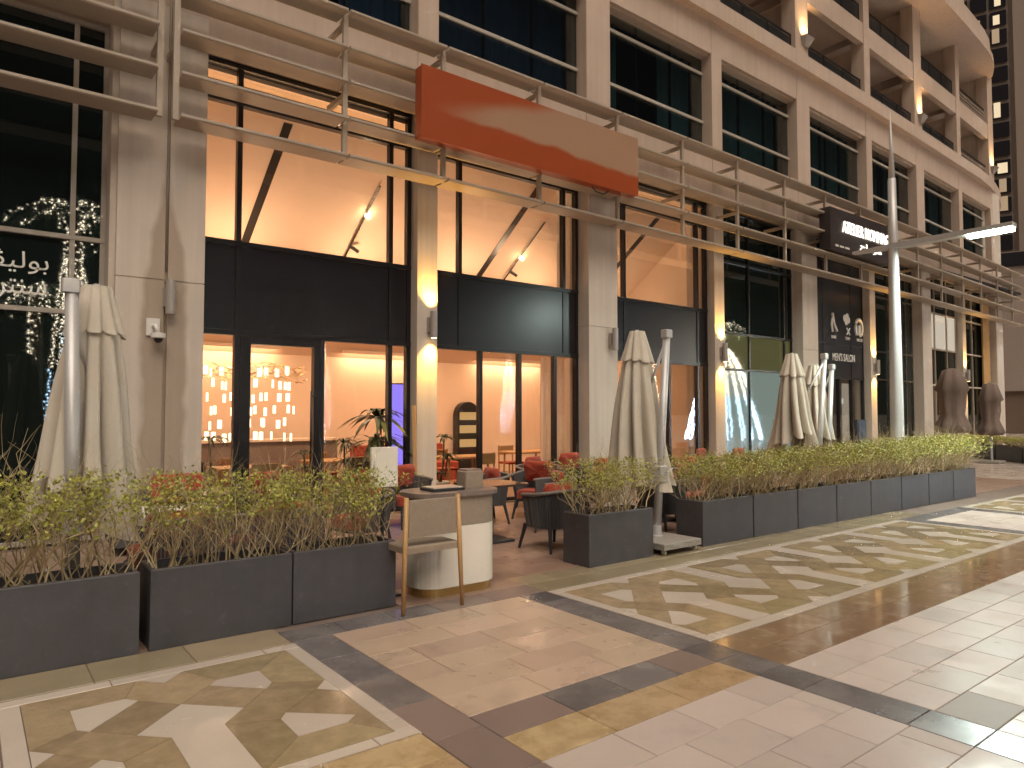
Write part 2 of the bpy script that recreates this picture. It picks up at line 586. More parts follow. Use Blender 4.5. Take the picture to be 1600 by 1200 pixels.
rng = random.Random(7)
def area(name, loc, direction, sx, sy, power, color, parent=None, spread=180):
    l = bpy.data.lights.new(name, 'AREA')
    l.shape = 'RECTANGLE'
    l.size, l.size_y = sx, sy
    l.energy = power
    l.color = color
    l.spread = R_(spread)
    o = bpy.data.objects.new(name, l)
    COL.objects.link(o)
    if parent is not None and 'org' in parent:
        org = parent['org']
        loc = tuple(a - b for a, b in zip(loc, org))
    o.location = loc
    o.rotation_euler = Vector(direction).to_track_quat('-Z', 'Y').to_euler()
    if parent is not None:
        o.parent = parent
    return o
# ================================================================== GROUND
G = B().add([(-400, -300, -0.014), (600, -300, -0.014), (600, 500, -0.014), (-400, 500, -0.014)], [(0, 1, 2, 3)]).build('ground', 'far_ground' if 'far_ground' in M else 'beige')
G['kind'] = 'structure'
bed = B().add([(-3, -3, -0.009), (20, -3, -0.009), (20, 10.2, -0.009), (-3, 10.2, -0.009)], [(0, 1, 2, 3)]).build('plaza_pavement', 'grout')
bed['kind'] = 'structure'
bed['org'] = [0, 0, 0]
_tm = {}
def tile(x0, x1, y0, y1, m, z=0.0, name='paving_slab', gap=0.0028):
    w, h = round(x1 - x0 - 2 * gap, 3), round(y1 - y0 - 2 * gap, 3)
    if w <= 0.01 or h <= 0.01:
        return
    k = (w, h, m)
    if k not in _tm:
        a, b_ = w / 2, h / 2
        e = 0.0025
        b = B().add([(-a, -b_, -0.009), (a, -b_, -0.009), (a, b_, -0.009), (-a, b_, -0.009),
                     (-a, -b_, -e), (a, -b_, -e), (a, b_, -e), (-a, b_, -e),
                     (-a + e, -b_ + e, 0), (a - e, -b_ + e, 0), (a - e, b_ - e, 0), (-a + e, b_ - e, 0)],
                    [(8, 9, 10, 11)] + [(i, (i + 1) % 4, 4 + (i + 1) % 4, 4 + i) for i in range(4)] + [(4 + i, 4 + (i + 1) % 4, 8 + (i + 1) % 4, 8 + i) for i in range(4)])
        _tm[k] = b.mesh(name, m)
    o = bpy.data.objects.new(name, _tm[k])
    COL.objects.link(o)
    o.parent = bed
    o.location = ((x0 + x1) / 2, (y0 + y1) / 2, z)
    return o
def row(xa, xb, y0, y1, ln, m, start=None, pick=None):
    x = xa
    nx = xa + (start if start is not None else ln)
    while x < xb - 0.02:
        e = min(nx, xb)
        if xb - e < 0.08:
            e = xb
        tile(x, e, y0, y1, pick() if pick else m)
        x = e
        nx = e + ln
ME = 0.2917
rg = random.Random(3)
# slate bands
band_end = {}
for xa in (1.845, 3.868):
    top, lim = (4.88, 0.9)
    y = top
    i = 0
    while y > lim:
        ln = ME if xa > 3 else 0.47
        if xa > 3 and y < 2.3:
            ln = 0.31 if i % 3 else 0.58
        nb = y - ln
        if xa < 3 and nb < 2.83 and y > 3.13 + 0.05:
            nb = 3.13
        if xa < 3 and y <= 3.14:
            pass
        tile(xa, xa + 0.293, nb, y, 'slate' if (xa > 3 or y > 3.8) else 'umber')
        y = nb
        i += 1
    band_end[xa] = y
row(2.138, 3.868, 2.833, 3.13, 0.44, 'umber', 0.5, lambda: rg.choice(['umber', 'umber', 'slate']))
row(1.845, 3.1, 4.88, 5.17, 0.43, 'slate')
row(3.1, 4.16, 4.88, 5.17, 0.52, 'umber')
# centre field
for i in range(6):
    row(2.138, 3.868, 3.13 + i * ME, 3.13 + (i + 1) * ME, 0.58, 'tan', rg.choice([0.3, 0.42, 0.58, 0.7]))
# ochre strip and pink rows in front of it
row(2.138, 3.868, 2.532, 2.833, 0.60, 'goldpale', 0.5)
XM = [4.161 + 0.44 * 0 + n_ for n_ in (4.94, 4.27, 3.95, 3.14, 2.69, 2.47, 1.34, 1.12, 1.25)]
for i in range(5):
    y1 = 2.532 - i * ME
    row(2.138, 3.868, y1 - ME, y1, 0.46, 'pink', [0.46, 0.2][i % 2])
    # right of the slate band, as far as the picture reaches
    xmax = XM[i]
    x = 4.161
    st = [0.44, 0.22, 0.35][i % 3]
    if i == 3:
        tile(4.161, 4.60, y1 - ME, y1, 'darktile')
        x, st = 4.60, 0.45
    row(x, xmax, y1 - ME, y1, 0.45, 'pink', st)
# left of the left slate band
row(-0.6, 1.845, 2.532, 2.833, 0.55, 'goldpale')
row(-0.6, 1.845, 2.833, 3.13, 0.52, 'goldpale', 0.36)
for i, y in enumerate((3.13, 3.42, 3.71, 4.0, 4.29, 4.58)):
    row(-0.6, 0.172, y, y + 0.29 if i < 5 else 4.88, 0.55, 'pink', [0.3, 0.55][i % 2])
# olive rows along the planters
row(-0.5, 1.845, 4.88, 5.28, 0.57, 'olive', 0.58)
row(4.161, 12.0, 4.88, 5.17, 0.62, 'olive', 0.7)
row(4.161, 12.0, 5.17, 5.46, 0.62, 'olive', 0.4)
# polished brown strip before the right panel
row(4.161, 11.1, 2.532, 2.815, 0.62, 'brown', 0.3)
row(4.161, 11.1, 2.815, 3.10, 0.62, 'brown', 0.55)
# terrace floor by the entrance
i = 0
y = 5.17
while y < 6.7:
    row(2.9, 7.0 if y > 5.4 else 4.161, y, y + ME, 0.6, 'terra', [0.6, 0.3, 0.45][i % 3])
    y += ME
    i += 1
terr_end = y
# inlaid panels
def inlay_panel(xs, n, ylo=3.22, yhi=4.76):
    T, C = 1.745, 1.47
    width = n * T - (T - C)
    # frame of beige strips
    f = 0.105
    for (a, b_, c, d_) in ((xs - f, xs + width + f, ylo - f, ylo), (xs - f, xs + width + f, yhi, yhi + f)):
        row(a, b_, c, d_, 0.9, 'beige', 0.55)
    tile(xs - f, xs, ylo, yhi, 'beige')
    tile(xs + width, xs + width + f, ylo, yhi, 'beige')
    def piece(pts, x, pm='beige', ztop=0.0):
        g = 0.0022
        cx = sum(p[0] for p in pts) / len(pts)
        cy = sum(p[1] for p in pts) / len(pts)
        sh = []
        for px, py in pts:
            dx, dy = cx - px, cy - py
            L = math.hypot(dx, dy)
            sh.append((x + px + dx / L * g, py + dy / L * g))
        b = B().prism(sh, -0.009, ztop)
        o = b.build('inlay_stone', pm, bed)
        return o
    for c in range(n):
        x = xs + c * T - 4.28
        # ochre ground of the lattice
        tile(x + 4.28, x + 4.28 + C + (T - C if c < n - 1 else 0), ylo, yhi, 'gold', z=-0.0028, name='inlay_ground')
        piece([(4.485, 4.50), (4.75, 4.50), (4.805, 4.43), (4.535, 4.155), (4.485, 4.215)], x)
        piece([(5.175, 4.42), (5.23, 4.48), (5.485, 4.48), (5.485, 4.24), (5.425, 4.165)], x)
        piece([(4.54, 3.79), (4.615, 3.70), (4.615, 3.46), (4.35, 3.46), (4.285, 3.54)], x)
        piece([(5.345, 3.46), (5.345, 3.71), (5.395, 3.775), (5.68, 3.52), (5.61, 3.46)], x)
        piece([(4.845, ylo), (4.845, 3.83), (4.715, 3.965), (4.98, 4.235), (5.24, 3.975), (5.10, 3.83), (5.10, ylo)], x)
        piece([(4.85, yhi), (4.98, 4.62), (5.11, yhi)], x)
        for sp in ([(4.535, 4.155), (4.805, 4.43), (4.98, 4.235), (4.715, 3.965)], [(4.98, 4.235), (5.175, 4.42), (5.425, 4.165), (5.24, 3.975)],
                   [(4.54, 3.79), (4.615, 3.70), (4.845, 3.83), (4.715, 3.965), (4.535, 4.155), (4.375, 3.985)], [(5.10, 3.83), (5.345, 3.71), (5.395, 3.775), (5.655, 3.985), (5.425, 4.165), (5.24, 3.975)],
                   [(4.28, yhi), (4.85, yhi), (4.75, 4.50), (4.485, 4.50)], [(4.28, yhi), (4.485, 4.50), (4.485, 4.215), (4.28, 4.09)],
                   [(5.11, yhi), (5.75, yhi), (5.485, 4.48), (5.23, 4.48)], [(5.75, yhi), (5.75, 4.09), (5.485, 4.24), (5.485, 4.48)],
                   [(4.75, 4.50), (4.85, yhi), (4.98, 4.62), (5.11, yhi), (5.23, 4.48), (5.175, 4.42), (4.98, 4.235), (4.805, 4.43)],
                   [(4.28, ylo), (4.845, ylo), (4.615, 3.46), (4.35, 3.46)], [(4.615, 3.46), (4.845, ylo), (4.845, 3.83), (4.615, 3.70)],
                   [(5.10, ylo), (5.75, ylo), (5.61, 3.46), (5.345, 3.46)], [(5.10, ylo), (5.345, 3.46), (5.345, 3.71), (5.10, 3.83)],
                   [(5.61, 3.46), (5.75, ylo), (5.75, 3.88), (5.655, 3.985), (5.395, 3.775), (5.68, 3.52)]):
            piece(sp[::-1] if sum((sp[q][0] * sp[(q + 1) % len(sp)][1] - sp[(q + 1) % len(sp)][0] * sp[q][1]) for q in range(len(sp))) < 0 else sp, x, 'gold', -0.0006)
        if c == 0:
            piece([(4.28, 4.09), (4.375, 3.985), (4.28, 3.88)], x)
        if c < n - 1:
            piece([(5.73, yhi), (5.73, 4.11), (5.595, 3.955), (5.855, 3.69), (6.11, 3.965), (5.98, 4.11), (5.98, yhi)], x)
            piece([(5.735, ylo), (5.86, 3.345), (5.99, ylo)], x)
        else:
            piece([(5.75, 4.09), (5.655, 3.985), (5.75, 3.88)], x)
inlay_panel(0.28, 1)
inlay_panel(4.28, 4)
# beyond the right panel: slate frame, pale field, next panel
tile_rows = [(11.10, 11.39, 'slate'), (13.12, 13.41, 'slate')]
for xa, xb, m in tile_rows:
    yy = 4.88
    while yy > 1.2:
        tile(xa, xb, yy - 0.58, yy, m)
        yy -= 0.58
row(11.39, 13.12, 4.59, 4.88, 0.58, 'slate')
for i in range(6):
    row(11.39, 13.12, 4.59 - (i + 1) * 0.35, 4.59 - i * 0.35, 0.58, 'pink', [0.58, 0.3][i % 2])
inlay_panel(13.56, 2)

# ================================================================== BUILDING
bld = thing('hotel_building', 'pale beige stone hotel with tall glazed shopfronts, square upper windows and balconies', 'building', (0, 0, 0))
LOW0, LOW1 = 0.0, 6.6            # shopfront zone
SILL, HEAD, LEDGE = 7.77, 10.14, 10.92
def isW(k):
    return k % 2 == 0
# ---- lower pillars
for k in range(0, 9):
    c = PX(k)
    if k == 0:
        o = B().box(1.43, 1.985, D - 0.15, D + 0.5, 3.312, 6.9).box(1.43, 1.985, D - 0.15, D + 0.5, 0, 3.30).box(1.44, 2.46, D - 0.13, D + 0.4, 3.29, 3.32)\
            .box(2.025, 2.47, D - 0.15, D + 0.5, 3.312, 6.9).box(2.025, 2.47, D - 0.15, D + 0.5, 0, 3.30).box(1.98, 2.03, D - 0.11, D + 0.5, 0, 6.9)
        o.build('pillar', 'stained', bld)
        B().box(1.36, 1.43, D - 0.08, D + 0.4, 0, 6.9).build('pillar_trim', 'stucco', bld)
        B().tube([(2.005, D - 0.135, 3.45), (2.005, D - 0.135, 9.0)], 0.016, 8).build('rain_pipe', 'louvre', bld, smooth=True)
    elif isW(k):
        h = 0.40
        o = B()
        for z0, z1 in ((0, 3.30), (3.312, 6.56)):
            o.box(c - h, c + h, D - 0.10, D + 0.45, z0, z1)
        o.box(c - h + 0.012, c + h - 0.012, D - 0.085, D + 0.4, 3.29, 3.32)
        o.build('pillar', 'stucco', bld, warp=True)
    else:
        B().box(c - 0.19, c + 0.19, D, D + 0.45, 0, 6.57).build('pillar', 'stucco', bld, warp=True)
# ---- wall over the shopfronts, upper pilasters, lintel walls
for k in range(0, 9):
    xa = PX(k - 1) if k else -3.2
    xb = PX(k)
    ha = 0.336 if isW(k - 1) else 0.198
    hb = 0.336 if isW(k) else 0.198
    a, b_ = xa + ha + 0.004, xb - hb - 0.004
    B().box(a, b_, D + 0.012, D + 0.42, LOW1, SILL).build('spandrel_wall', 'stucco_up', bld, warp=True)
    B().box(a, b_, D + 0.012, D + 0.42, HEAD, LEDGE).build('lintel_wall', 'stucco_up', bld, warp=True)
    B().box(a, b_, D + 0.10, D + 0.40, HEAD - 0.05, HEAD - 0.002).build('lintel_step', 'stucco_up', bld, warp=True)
    # window
    r = D + 0.285
    wz = [SILL + 0.03, 8.55, 9.72, HEAD - 0.05]
    n = 3
    win = B().box(a, b_, r + 0.035, r + 0.075, SILL + 0.002, SILL + 0.05).build('window', 'black', bld, warp=True)
    B().box(a - 0.0, b_, D - 0.03, r + 0.03, SILL - 0.03, SILL + 0.028).build('sill', 'stucco_up', win, warp=True)
    for zz in (8.55, 9.72):
        B().box(a, b_, r - 0.045, r - 0.006, zz - 0.032, zz + 0.032).build('glazing_bar', 'greyframe', win, warp=True)
    for i in range(n):
        for j in range(3):
            x0 = a + (b_ - a) * i / n + 0.008
            x1_ = a + (b_ - a) * (i + 1) / n - 0.008
            B().box(x0, x1_, r, r + 0.02, wz[j] + 0.008, wz[j + 1] - 0.008).build('pane', 'tint', win, warp=True)
    for i in range(1, n):
        xx = a + (b_ - a) * i / n
        B().box(xx - 0.02, xx + 0.02, r + 0.022, r + 0.07, SILL, HEAD - 0.05).build('mullion', 'black', win, warp=True)
    # curtain
    cm = 'curtain_blue' if k <= 2 else 'curtain'
    cb = B()
    spans = [(0.0, 1.0)] if k in (2, 4) else [(0.0, 0.22), (0.36, 0.62), (0.74, 1.0)] if k >= 5 else [(0.0, 0.25), (0.72, 1.0)]
    for s0, s1 in spans:
        u0, u1 = a + (b_ - a) * s0 - 0.1, a + (b_ - a) * s1 + 0.1
        ph = rng.random() * 6
        cb.grid(lambda u, v, u0=u0, u1=u1, ph=ph: (u0 + (u1 - u0) * u, D + 0.75 + 0.05 * math.sin((u1 - u0) * u * 22 + ph) + 0.02 * math.sin((u1 - u0) * u * 9 + ph), SILL - 0.1 + (HEAD - SILL + 0.2) * v), int((u1 - u0) * 24), 1)
    cb.build('curtain', cm, bld, warp=True, smooth=True)
for k in range(0, 9):
    c = PX(k)
    h = 0.336 if isW(k) else 0.198
    z0 = 6.905 if k == 0 else 6.565
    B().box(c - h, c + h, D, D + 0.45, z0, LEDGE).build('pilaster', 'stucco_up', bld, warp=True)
# dark core behind the upper windows
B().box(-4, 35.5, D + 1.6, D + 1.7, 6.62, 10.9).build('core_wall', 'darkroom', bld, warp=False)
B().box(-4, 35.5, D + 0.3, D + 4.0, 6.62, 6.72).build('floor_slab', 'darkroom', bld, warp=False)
# ---- ledge below the balconies
def arc_end(xe, yo, r, n=14):
    # plan outline of the rounded end: from the front edge round to the side
    return [(xe + r * math.sin(math.pi * i / n), yo + r - r * math.cos(math.pi * i / n)) for i in range(n + 1)]
for k in range(1, 9):
    xa, xb = PX(k - 1) + 0.25, PX(k) + 0.245
    if k < 8:
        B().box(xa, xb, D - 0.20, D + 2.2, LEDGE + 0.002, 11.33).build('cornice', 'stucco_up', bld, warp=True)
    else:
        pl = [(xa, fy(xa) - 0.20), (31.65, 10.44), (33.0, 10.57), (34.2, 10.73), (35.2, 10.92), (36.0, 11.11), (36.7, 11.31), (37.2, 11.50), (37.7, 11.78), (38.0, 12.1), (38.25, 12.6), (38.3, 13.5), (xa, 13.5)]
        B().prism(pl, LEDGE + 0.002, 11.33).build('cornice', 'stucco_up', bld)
# end wall of the building, a rounded pier under the ledge
B().prism([(33.4, D + 0.46), (34.0, D - 0.02), (34.9, D + 0.0)] + arc_end(34.9, D + 0.0, 0.5) + [(33.4, D + 1.2)], 0, LEDGE).build('end_pier', 'stucco', bld, warp=True)
B().box(33.8, 34.9, D + 1.05, D + 14, 0, 17.0).build('end_wall', 'stucco', bld, warp=False)
# ---- balconies
for k in range(3, 9):
    c = PX(k)
    h = 0.336 if isW(k) else 0.198
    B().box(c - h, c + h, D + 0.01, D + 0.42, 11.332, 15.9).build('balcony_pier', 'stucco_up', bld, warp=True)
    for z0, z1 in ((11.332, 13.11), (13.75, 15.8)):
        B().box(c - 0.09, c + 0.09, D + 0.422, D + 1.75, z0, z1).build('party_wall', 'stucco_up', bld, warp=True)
for k in range(3, 9):
    xa, xb = PX(k - 1), PX(k)
    ha = (0.336 if isW(k - 1) else 0.198) + 0.003
    hb = (0.336 if isW(k) else 0.198) + 0.003
    a, b_ = xa + ha, xb - hb
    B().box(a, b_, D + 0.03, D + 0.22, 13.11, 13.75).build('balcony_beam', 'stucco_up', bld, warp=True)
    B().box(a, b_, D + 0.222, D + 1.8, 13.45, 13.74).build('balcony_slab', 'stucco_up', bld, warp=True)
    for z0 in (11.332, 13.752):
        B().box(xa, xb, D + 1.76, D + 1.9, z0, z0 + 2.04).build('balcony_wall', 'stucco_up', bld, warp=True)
        dx = a + 0.5 + 0.3 * (k % 2)
        dr = B().box(dx, dx + 1.6, D + 1.72, D + 1.756, z0, z0 + 1.75).build('balcony_door', 'black', bld, warp=True)
        B().box(dx + 0.06, dx + 0.77, D + 1.70, D + 1.716, z0 + 0.08, z0 + 1.68).build('pane', 'darkglass', dr, warp=True)
        B().box(dx + 0.83, dx + 1.54, D + 1.70, D + 1.716, z0 + 0.08, z0 + 1.68).build('pane', 'darkglass', dr, warp=True)
        rl = B().box(a, b_, D + 0.13, D + 0.17, z0 + 0.62, z0 + 0.66).build('railing', 'dark_chrome', bld, warp=True)
        if k not in (3, 8):
            nn = 3
            for i in range(nn):
                x0 = a + (b_ - a) * i / nn + 0.05
                x1_ = a + (b_ - a) * (i + 1) / nn - 0.05
                B().box(x0, x1_, D + 0.14, D + 0.155, z0 + 0.16, z0 + 0.57).build('railing_panel', 'dark_chrome', rl, warp=True)
                B().box(x1_ + 0.03, x1_ + 0.07, D + 0.135, D + 0.165, z0, z0 + 0.62).build('baluster', 'dark_chrome', rl, warp=True)
        else:
            for zz in (0.2, 0.34, 0.48):
                B().box(a, b_, D + 0.14, D + 0.16, z0 + zz, z0 + zz + 0.025).build('rail_bar', 'louvre', rl, warp=True)
            for i in range(4):
                x0 = a + (b_ - a) * (i + 0.5) / 4
                B().box(x0, x0 + 0.035, D + 0.165, D + 0.19, z0, z0 + 0.62).build('baluster', 'louvre', rl, warp=True)
# upper slab with a sweeping round end
pl = [(10, 9.22), (18, 9.32), (23, 9.46), (26.4, 9.62), (28.4, 9.73), (30.2, 9.86), (31.5, 9.98), (32.4, 10.12), (33.2, 10.34), (33.9, 10.62), (34.5, 11.0), (34.95, 11.45), (35.2, 12.1), (35.2, 13.5), (10, 13.5)]
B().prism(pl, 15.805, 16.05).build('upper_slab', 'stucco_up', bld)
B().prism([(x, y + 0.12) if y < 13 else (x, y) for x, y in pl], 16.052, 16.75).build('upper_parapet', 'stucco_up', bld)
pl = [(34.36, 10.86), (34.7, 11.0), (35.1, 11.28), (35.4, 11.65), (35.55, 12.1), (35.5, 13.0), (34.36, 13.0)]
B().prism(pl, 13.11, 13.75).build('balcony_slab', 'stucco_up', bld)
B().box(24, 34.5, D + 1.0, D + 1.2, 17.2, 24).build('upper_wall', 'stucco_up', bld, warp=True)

# ---- shopfronts
def shopfront(name, xs_up, xs_lo, zs, fm, gm, panel_rows=(), thick=0.07, skip=(), lab=None, fd=0.10, up_gm=None):
    """zs: heights of horizontal members; below zs[1] the verticals are xs_lo, above xs_up; panel_rows: indices of opaque rows"""
    y0 = D + 0.20
    t = thick / 2
    xa, xb = xs_up[0], xs_up[-1]
    fr = B().box(xa - t, xb + t, y0 - 0.012, y0 + fd + 0.012, zs[-1] - t, zs[-1] + t - 0.002).build('shopfront', fm, bld, warp=True)
    for i, zz in enumerate(zs[:-1]):
        B().box(xa - t, xb + t, y0 - 0.01, y0 + fd + 0.01, max(zz - t, 0.0), zz + t).build('transom', fm, fr, warp=True)
    for j in range(len(zs) - 1):
        xs = xs_lo if j == 0 else xs_up
        za, zb = zs[j] + t, zs[j + 1] - t
        for x in xs:
            B().box(x - t, x + t, y0, y0 + fd, za, zb).build('mullion', fm, fr, warp=True)
        for i in range(len(xs) - 1):
            if (j, i) in skip:
                continue
            if j in panel_rows:
                B().box(xs[i] + t + 0.004, xs[i + 1] - t - 0.004, y0 + 0.015, y0 + 0.06, za + 0.004, zb - 0.004).build('spandrel_panel', 'panel', fr, warp=True)
            else:
                g = gm[j] if isinstance(gm, (list, tuple)) else gm
                B().box(xs[i] + t, xs[i + 1] - t, y0 + 0.045, y0 + 0.057, za, zb).build('pane', g, fr, warp=True)
    return fr
ZR = [0.0, 2.73, 4.0, 6.03, 6.56]
ZR = [0.035, 2.73, 4.0, 6.03, 6.55]
s1 = shopfront('bay', [2.51, 3.01, 5.42, 5.755], [2.51, 3.01, 4.27, 5.42, 5.755], ZR, 'black', 'glass', (1,), skip=((0, 1),))
s2 = shopfront('bay', [6.225, 6.77, 9.22, 9.555], [6.225, 7.22, 8.11, 8.98, 9.555], ZR, 'black', 'glass', (1,))
s3 = shopfront('bay', [10.435, 10.95, 13.44, 13.77], [10.435, 11.4, 12.4, 13.44, 13.77], ZR, 'black', 'glass', (1,))
# glazed entrance door in the first shopfront
dy = D + 0.20
door = B().box(3.055, 3.20, dy - 0.005, dy + 0.11, 0.0, 2.69).box(4.14, 4.23, dy - 0.005, dy + 0.11, 0.0, 2.69).box(3.20, 4.14, dy - 0.005, dy + 0.11, 2.585, 2.69).box(3.20, 4.14, dy - 0.005, dy + 0.11, 0.0, 0.12)
door = door.build('door', 'black', bld)
B().box(3.20, 4.14, dy + 0.05, dy + 0.062, 0.12, 2.585).build('pane', 'glass', door)
B().tube([(4.07, dy - 0.075, 0.55), (4.07, dy - 0.075, 1.93)], 0.014, 8).tube([(4.07, dy - 0.075, 1.86), (4.16, dy - 0.005, 1.86)], 0.011, 6).tube([(4.07, dy - 0.075, 0.62), (4.16, dy - 0.005, 0.62)], 0.011, 6).build('door_handle', 'black', door, smooth=True)
# first bay at the left: dark glass in pale frames
shopfront('bay', [-2.6, -1.2, 0.0, 1.0, 1.33], [-2.6, -1.2, 0.0, 1.0, 1.33], [0.05, 2.85, 3.78, 6.08, 6.52], 'greyframe', 'darkglass', (), thick=0.055)
# further shops
shopfront('bay', [14.23, 15.55, 17.2, 17.56], [14.23, 15.55, 17.2, 17.56], [0.05, 2.66, 3.55, 5.3, 6.53], 'black', ['lit_green', 'lit_olive', 'darkglass', 'darkglass'], (), thick=0.055)
f5 = shopfront('bay', [18.46, 19.3, 21.0, 21.77], [18.46, 19.3, 20.2, 21.0, 21.77], [0.05, 2.62, 3.62, 6.0, 6.53], 'dark_chrome', ['glass', 'panel', 'panel', 'darkglass'], (1, 2), thick=0.045)
shopfront('bay', [22.25, 23.6, 25.0, 25.56], [22.25, 23.6, 25.0, 25.56], [0.05, 2.66, 3.55, 5.3, 6.53], 'chrome', 'darkglass', (), thick=0.045)
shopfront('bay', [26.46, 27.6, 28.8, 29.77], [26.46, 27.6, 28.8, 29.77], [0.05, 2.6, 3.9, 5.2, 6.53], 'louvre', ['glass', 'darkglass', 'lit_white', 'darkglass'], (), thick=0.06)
shopfront('bay', [30.25, 31.6, 33.2, 33.5], [30.25, 31.6, 33.2, 33.5], [0.05, 2.6, 3.9, 5.2, 6.53], 'louvre', ['darkglass', 'darkglass', 'darkglass', 'darkglass'], (), thick=0.06)

# salon lettering and signs on its dark panels
yy = D + 0.192 + bend(19.3)
lettering("MEN'S SALON", 0.3, 20.42, yy, 3.12, 'letter_white', f5, width=1.30, height=0.23, name='salon_lettering')
def sym(pieces, name='salon_symbol'):
    b = B()
    for p in pieces:
        b.tube([(x, yy, z) for x, z in p[0]], p[1], 6)
    b.build(name, 'letter_white', f5)
sym([([(19.78, 4.35), (19.74, 4.15), (19.80, 3.95)], 0.035), ([(19.80, 4.5), (19.88, 4.2), (20.05, 3.98)], 0.04)])
b = B()
for (cx, cz, r) in ((20.52, 4.40, 0.11), (20.66, 4.46, 0.10), (20.74, 4.36, 0.10), (20.60, 4.30, 0.10)):
    b.lathe([(0.001, -0.006), (r, 0.0), (0.001, 0.006)], 12)
    b.v[-36:] = [(cx + vx, yy + vz, cz + vy) for vx, vy, vz in b.v[-36:]]
b.tube([(20.62, yy, 4.12), (20.80, yy, 3.92)], 0.022, 6).tube([(20.80, yy, 4.12), (20.62, yy, 3.92)], 0.022, 6)
b.build('salon_symbol', 'letter_white', f5)
b = B()
b.tube([(21.36 + 0.20 * math.cos(t / 12 * math.pi), yy, 4.15 + 0.28 * math.sin(t / 12 * math.pi)) for t in range(-3, 16)], 0.045, 6)
b.tube([(21.36, yy, 4.25), (21.33, yy, 3.95)], 0.05, 6).tube([(21.40, yy, 4.25), (21.45, yy, 3.9)], 0.03, 6)
b.build('salon_symbol', 'letter_white', f5)
for cx, tx in ((19.86, 'SHAVE'), (20.66, 'TRIM'), (21.40, 'HAIR CUT')):
    lettering(tx, 0.12, cx, yy, 3.76, 'letter_white', f5, width=0.28 if len(tx) < 6 else 0.36, height=0.09, name='salon_caption')
# letters on the dark glass at the left (read from right to left)
bl = list('\uFE91\uFEEE\uFEDF\uFEF4\uFB6D\uFE8E\uFEAD\uFEA9')
f0 = [o for o in bld.children if o.name.startswith('shopfront')][3]
lettering(''.join(reversed(bl)), 0.3, 0.78, D + 0.238, 3.34, 'letter_white', f0, align='RIGHT', width=0.92, height=0.27, name='shop_lettering')
lettering(''.join(reversed('\uFEB3\uFEE8\uFE98\uFEAE')), 0.3, 0.76, D + 0.238, 3.03, 'letter_white', f0, align='RIGHT', width=0.50, height=0.25, name='shop_lettering')
# ================================================================== SUN LOUVRES
LO = D - 0.60
BZ = [5.30, 5.84, 6.38, 6.88, 7.42]
def louvre(name, posts, x0, x1, label):
    t = thing(name, label, 'louvre', (x0, LO, 5.3))
    edges = [x0] + [p for p in posts if x0 < p < x1] + [x1]
    for i in range(len(edges) - 1):
        a, b_ = edges[i] + 0.02, edges[i + 1] - 0.02
        for j, z in enumerate(BZ):
            dep = 0.41
            tl = 0.0
            y0, y1 = LO - 0.13, LO - 0.13 + dep
            b = B()
            # blade: thin board, front edge rolled down a little
            prof = [(y0, z - 0.03), (y0 + 0.015, z - 0.045), (y1, z + tl - 0.03), (y1, z + tl), (y0 + 0.02, z + 0.01), (y0, z)]
            n = len(prof)
            vs = [(a, p, q) for p, q in prof] + [(b_, p, q) for p, q in prof]
            fs = [tuple(range(n)), tuple(range(2 * n - 1, n - 1, -1))] + [(i2, n + i2, n + (i2 + 1) % n, (i2 + 1) % n) for i2 in range(n)]
            b.add(vs, fs).build('blade', 'louvre', t, warp=True)
    for p in posts:
        B().box(p - 0.035, p + 0.035, LO + 0.0, LO + 0.06, 5.26, 7.44).build('post', 'louvre', t, warp=True)
        for z in (7.26, 6.20):
            B().box(p - 0.03, p + 0.03, LO + 0.062, D - 0.0, z - 0.035, z + 0.035).build('arm', 'louvre', t, warp=True)
    return t
louvre('sun_louvre', [-2.4, -0.3, 1.80], -3.2, 1.78, 'taupe metal louvre blades ending on the stained pillar, over the dark glazed bay')
posts = [1.985, 4.24, 5.92, 7.92, 9.92, 11.92, 13.92, 15.95, 17.98, 20.0, 22.02, 24.04, 26.06, 28.08, 30.1, 32.1, 34.1]
louvre('sun_louvre', posts, 2.0, 35.3, 'long taupe metal louvre carrying the orange sign, running past all the shopfronts')

# ---- orange sign
sg = thing('shop_sign', 'blank orange box sign with a pale taupe sweep across its face, on the louvre', 'sign', (5.30, D - 0.95, 5.74))
o = B().add([(5.30, D - 0.95, 5.74), (10.08, D - 0.95, 5.74), (10.08, D - 0.95, 6.86), (5.30, D - 0.95, 6.86)], [(0, 1, 2, 3)])
o = B().box(5.30, 10.08, D - 0.952, D - 0.93, 5.74, 6.86).build('sign_face', 'orange', sg)
B().box(5.31, 10.07, D - 0.93, D - 0.75, 5.75, 6.85).build('sign_box', 'orange_side', sg)
B().tube([(9.0, D - 0.80, 5.75), (9.1, D - 0.80, 5.68), (9.3, D - 0.80, 5.67), (9.42, D - 0.8, 5.75)], 0.012, 6).build('cable', 'black', sg)
# ---- second, lit sign
sx0, sx1 = 17.66, 21.15
ys = D - 0.92 + bend(19.4)
s2g = thing('shop_sign', 'dark box sign with glowing white letters hung on the louvre above the salon', 'sign', (sx0, ys, 5.88))
B().box(sx0, sx1, ys, ys + 0.30, 5.88, 6.98).build('sign_box', 'signdark', s2g)
lettering('ATELIER HOMMAGE', 0.4, 19.68, ys - 0.01, 6.40, 'letter', s2g, width=2.80, height=0.31, ext=0.02)
lettering(''.join(reversed('\uFEEB\uFEEE\uFEE3\uFE8E\uFE9D')), 0.3, 19.85, ys - 0.01, 6.08, 'letter', s2g, width=1.25, height=0.27, ext=0.006)
b = B()
for i in range(13):
    if i in (3, 8):
        continue
    b.box(17.9 + i * 0.058, 17.9 + i * 0.058 + 0.04, ys - 0.008, ys, 5.97, 6.02)
b.build('small_print', 'letter_white', s2g)

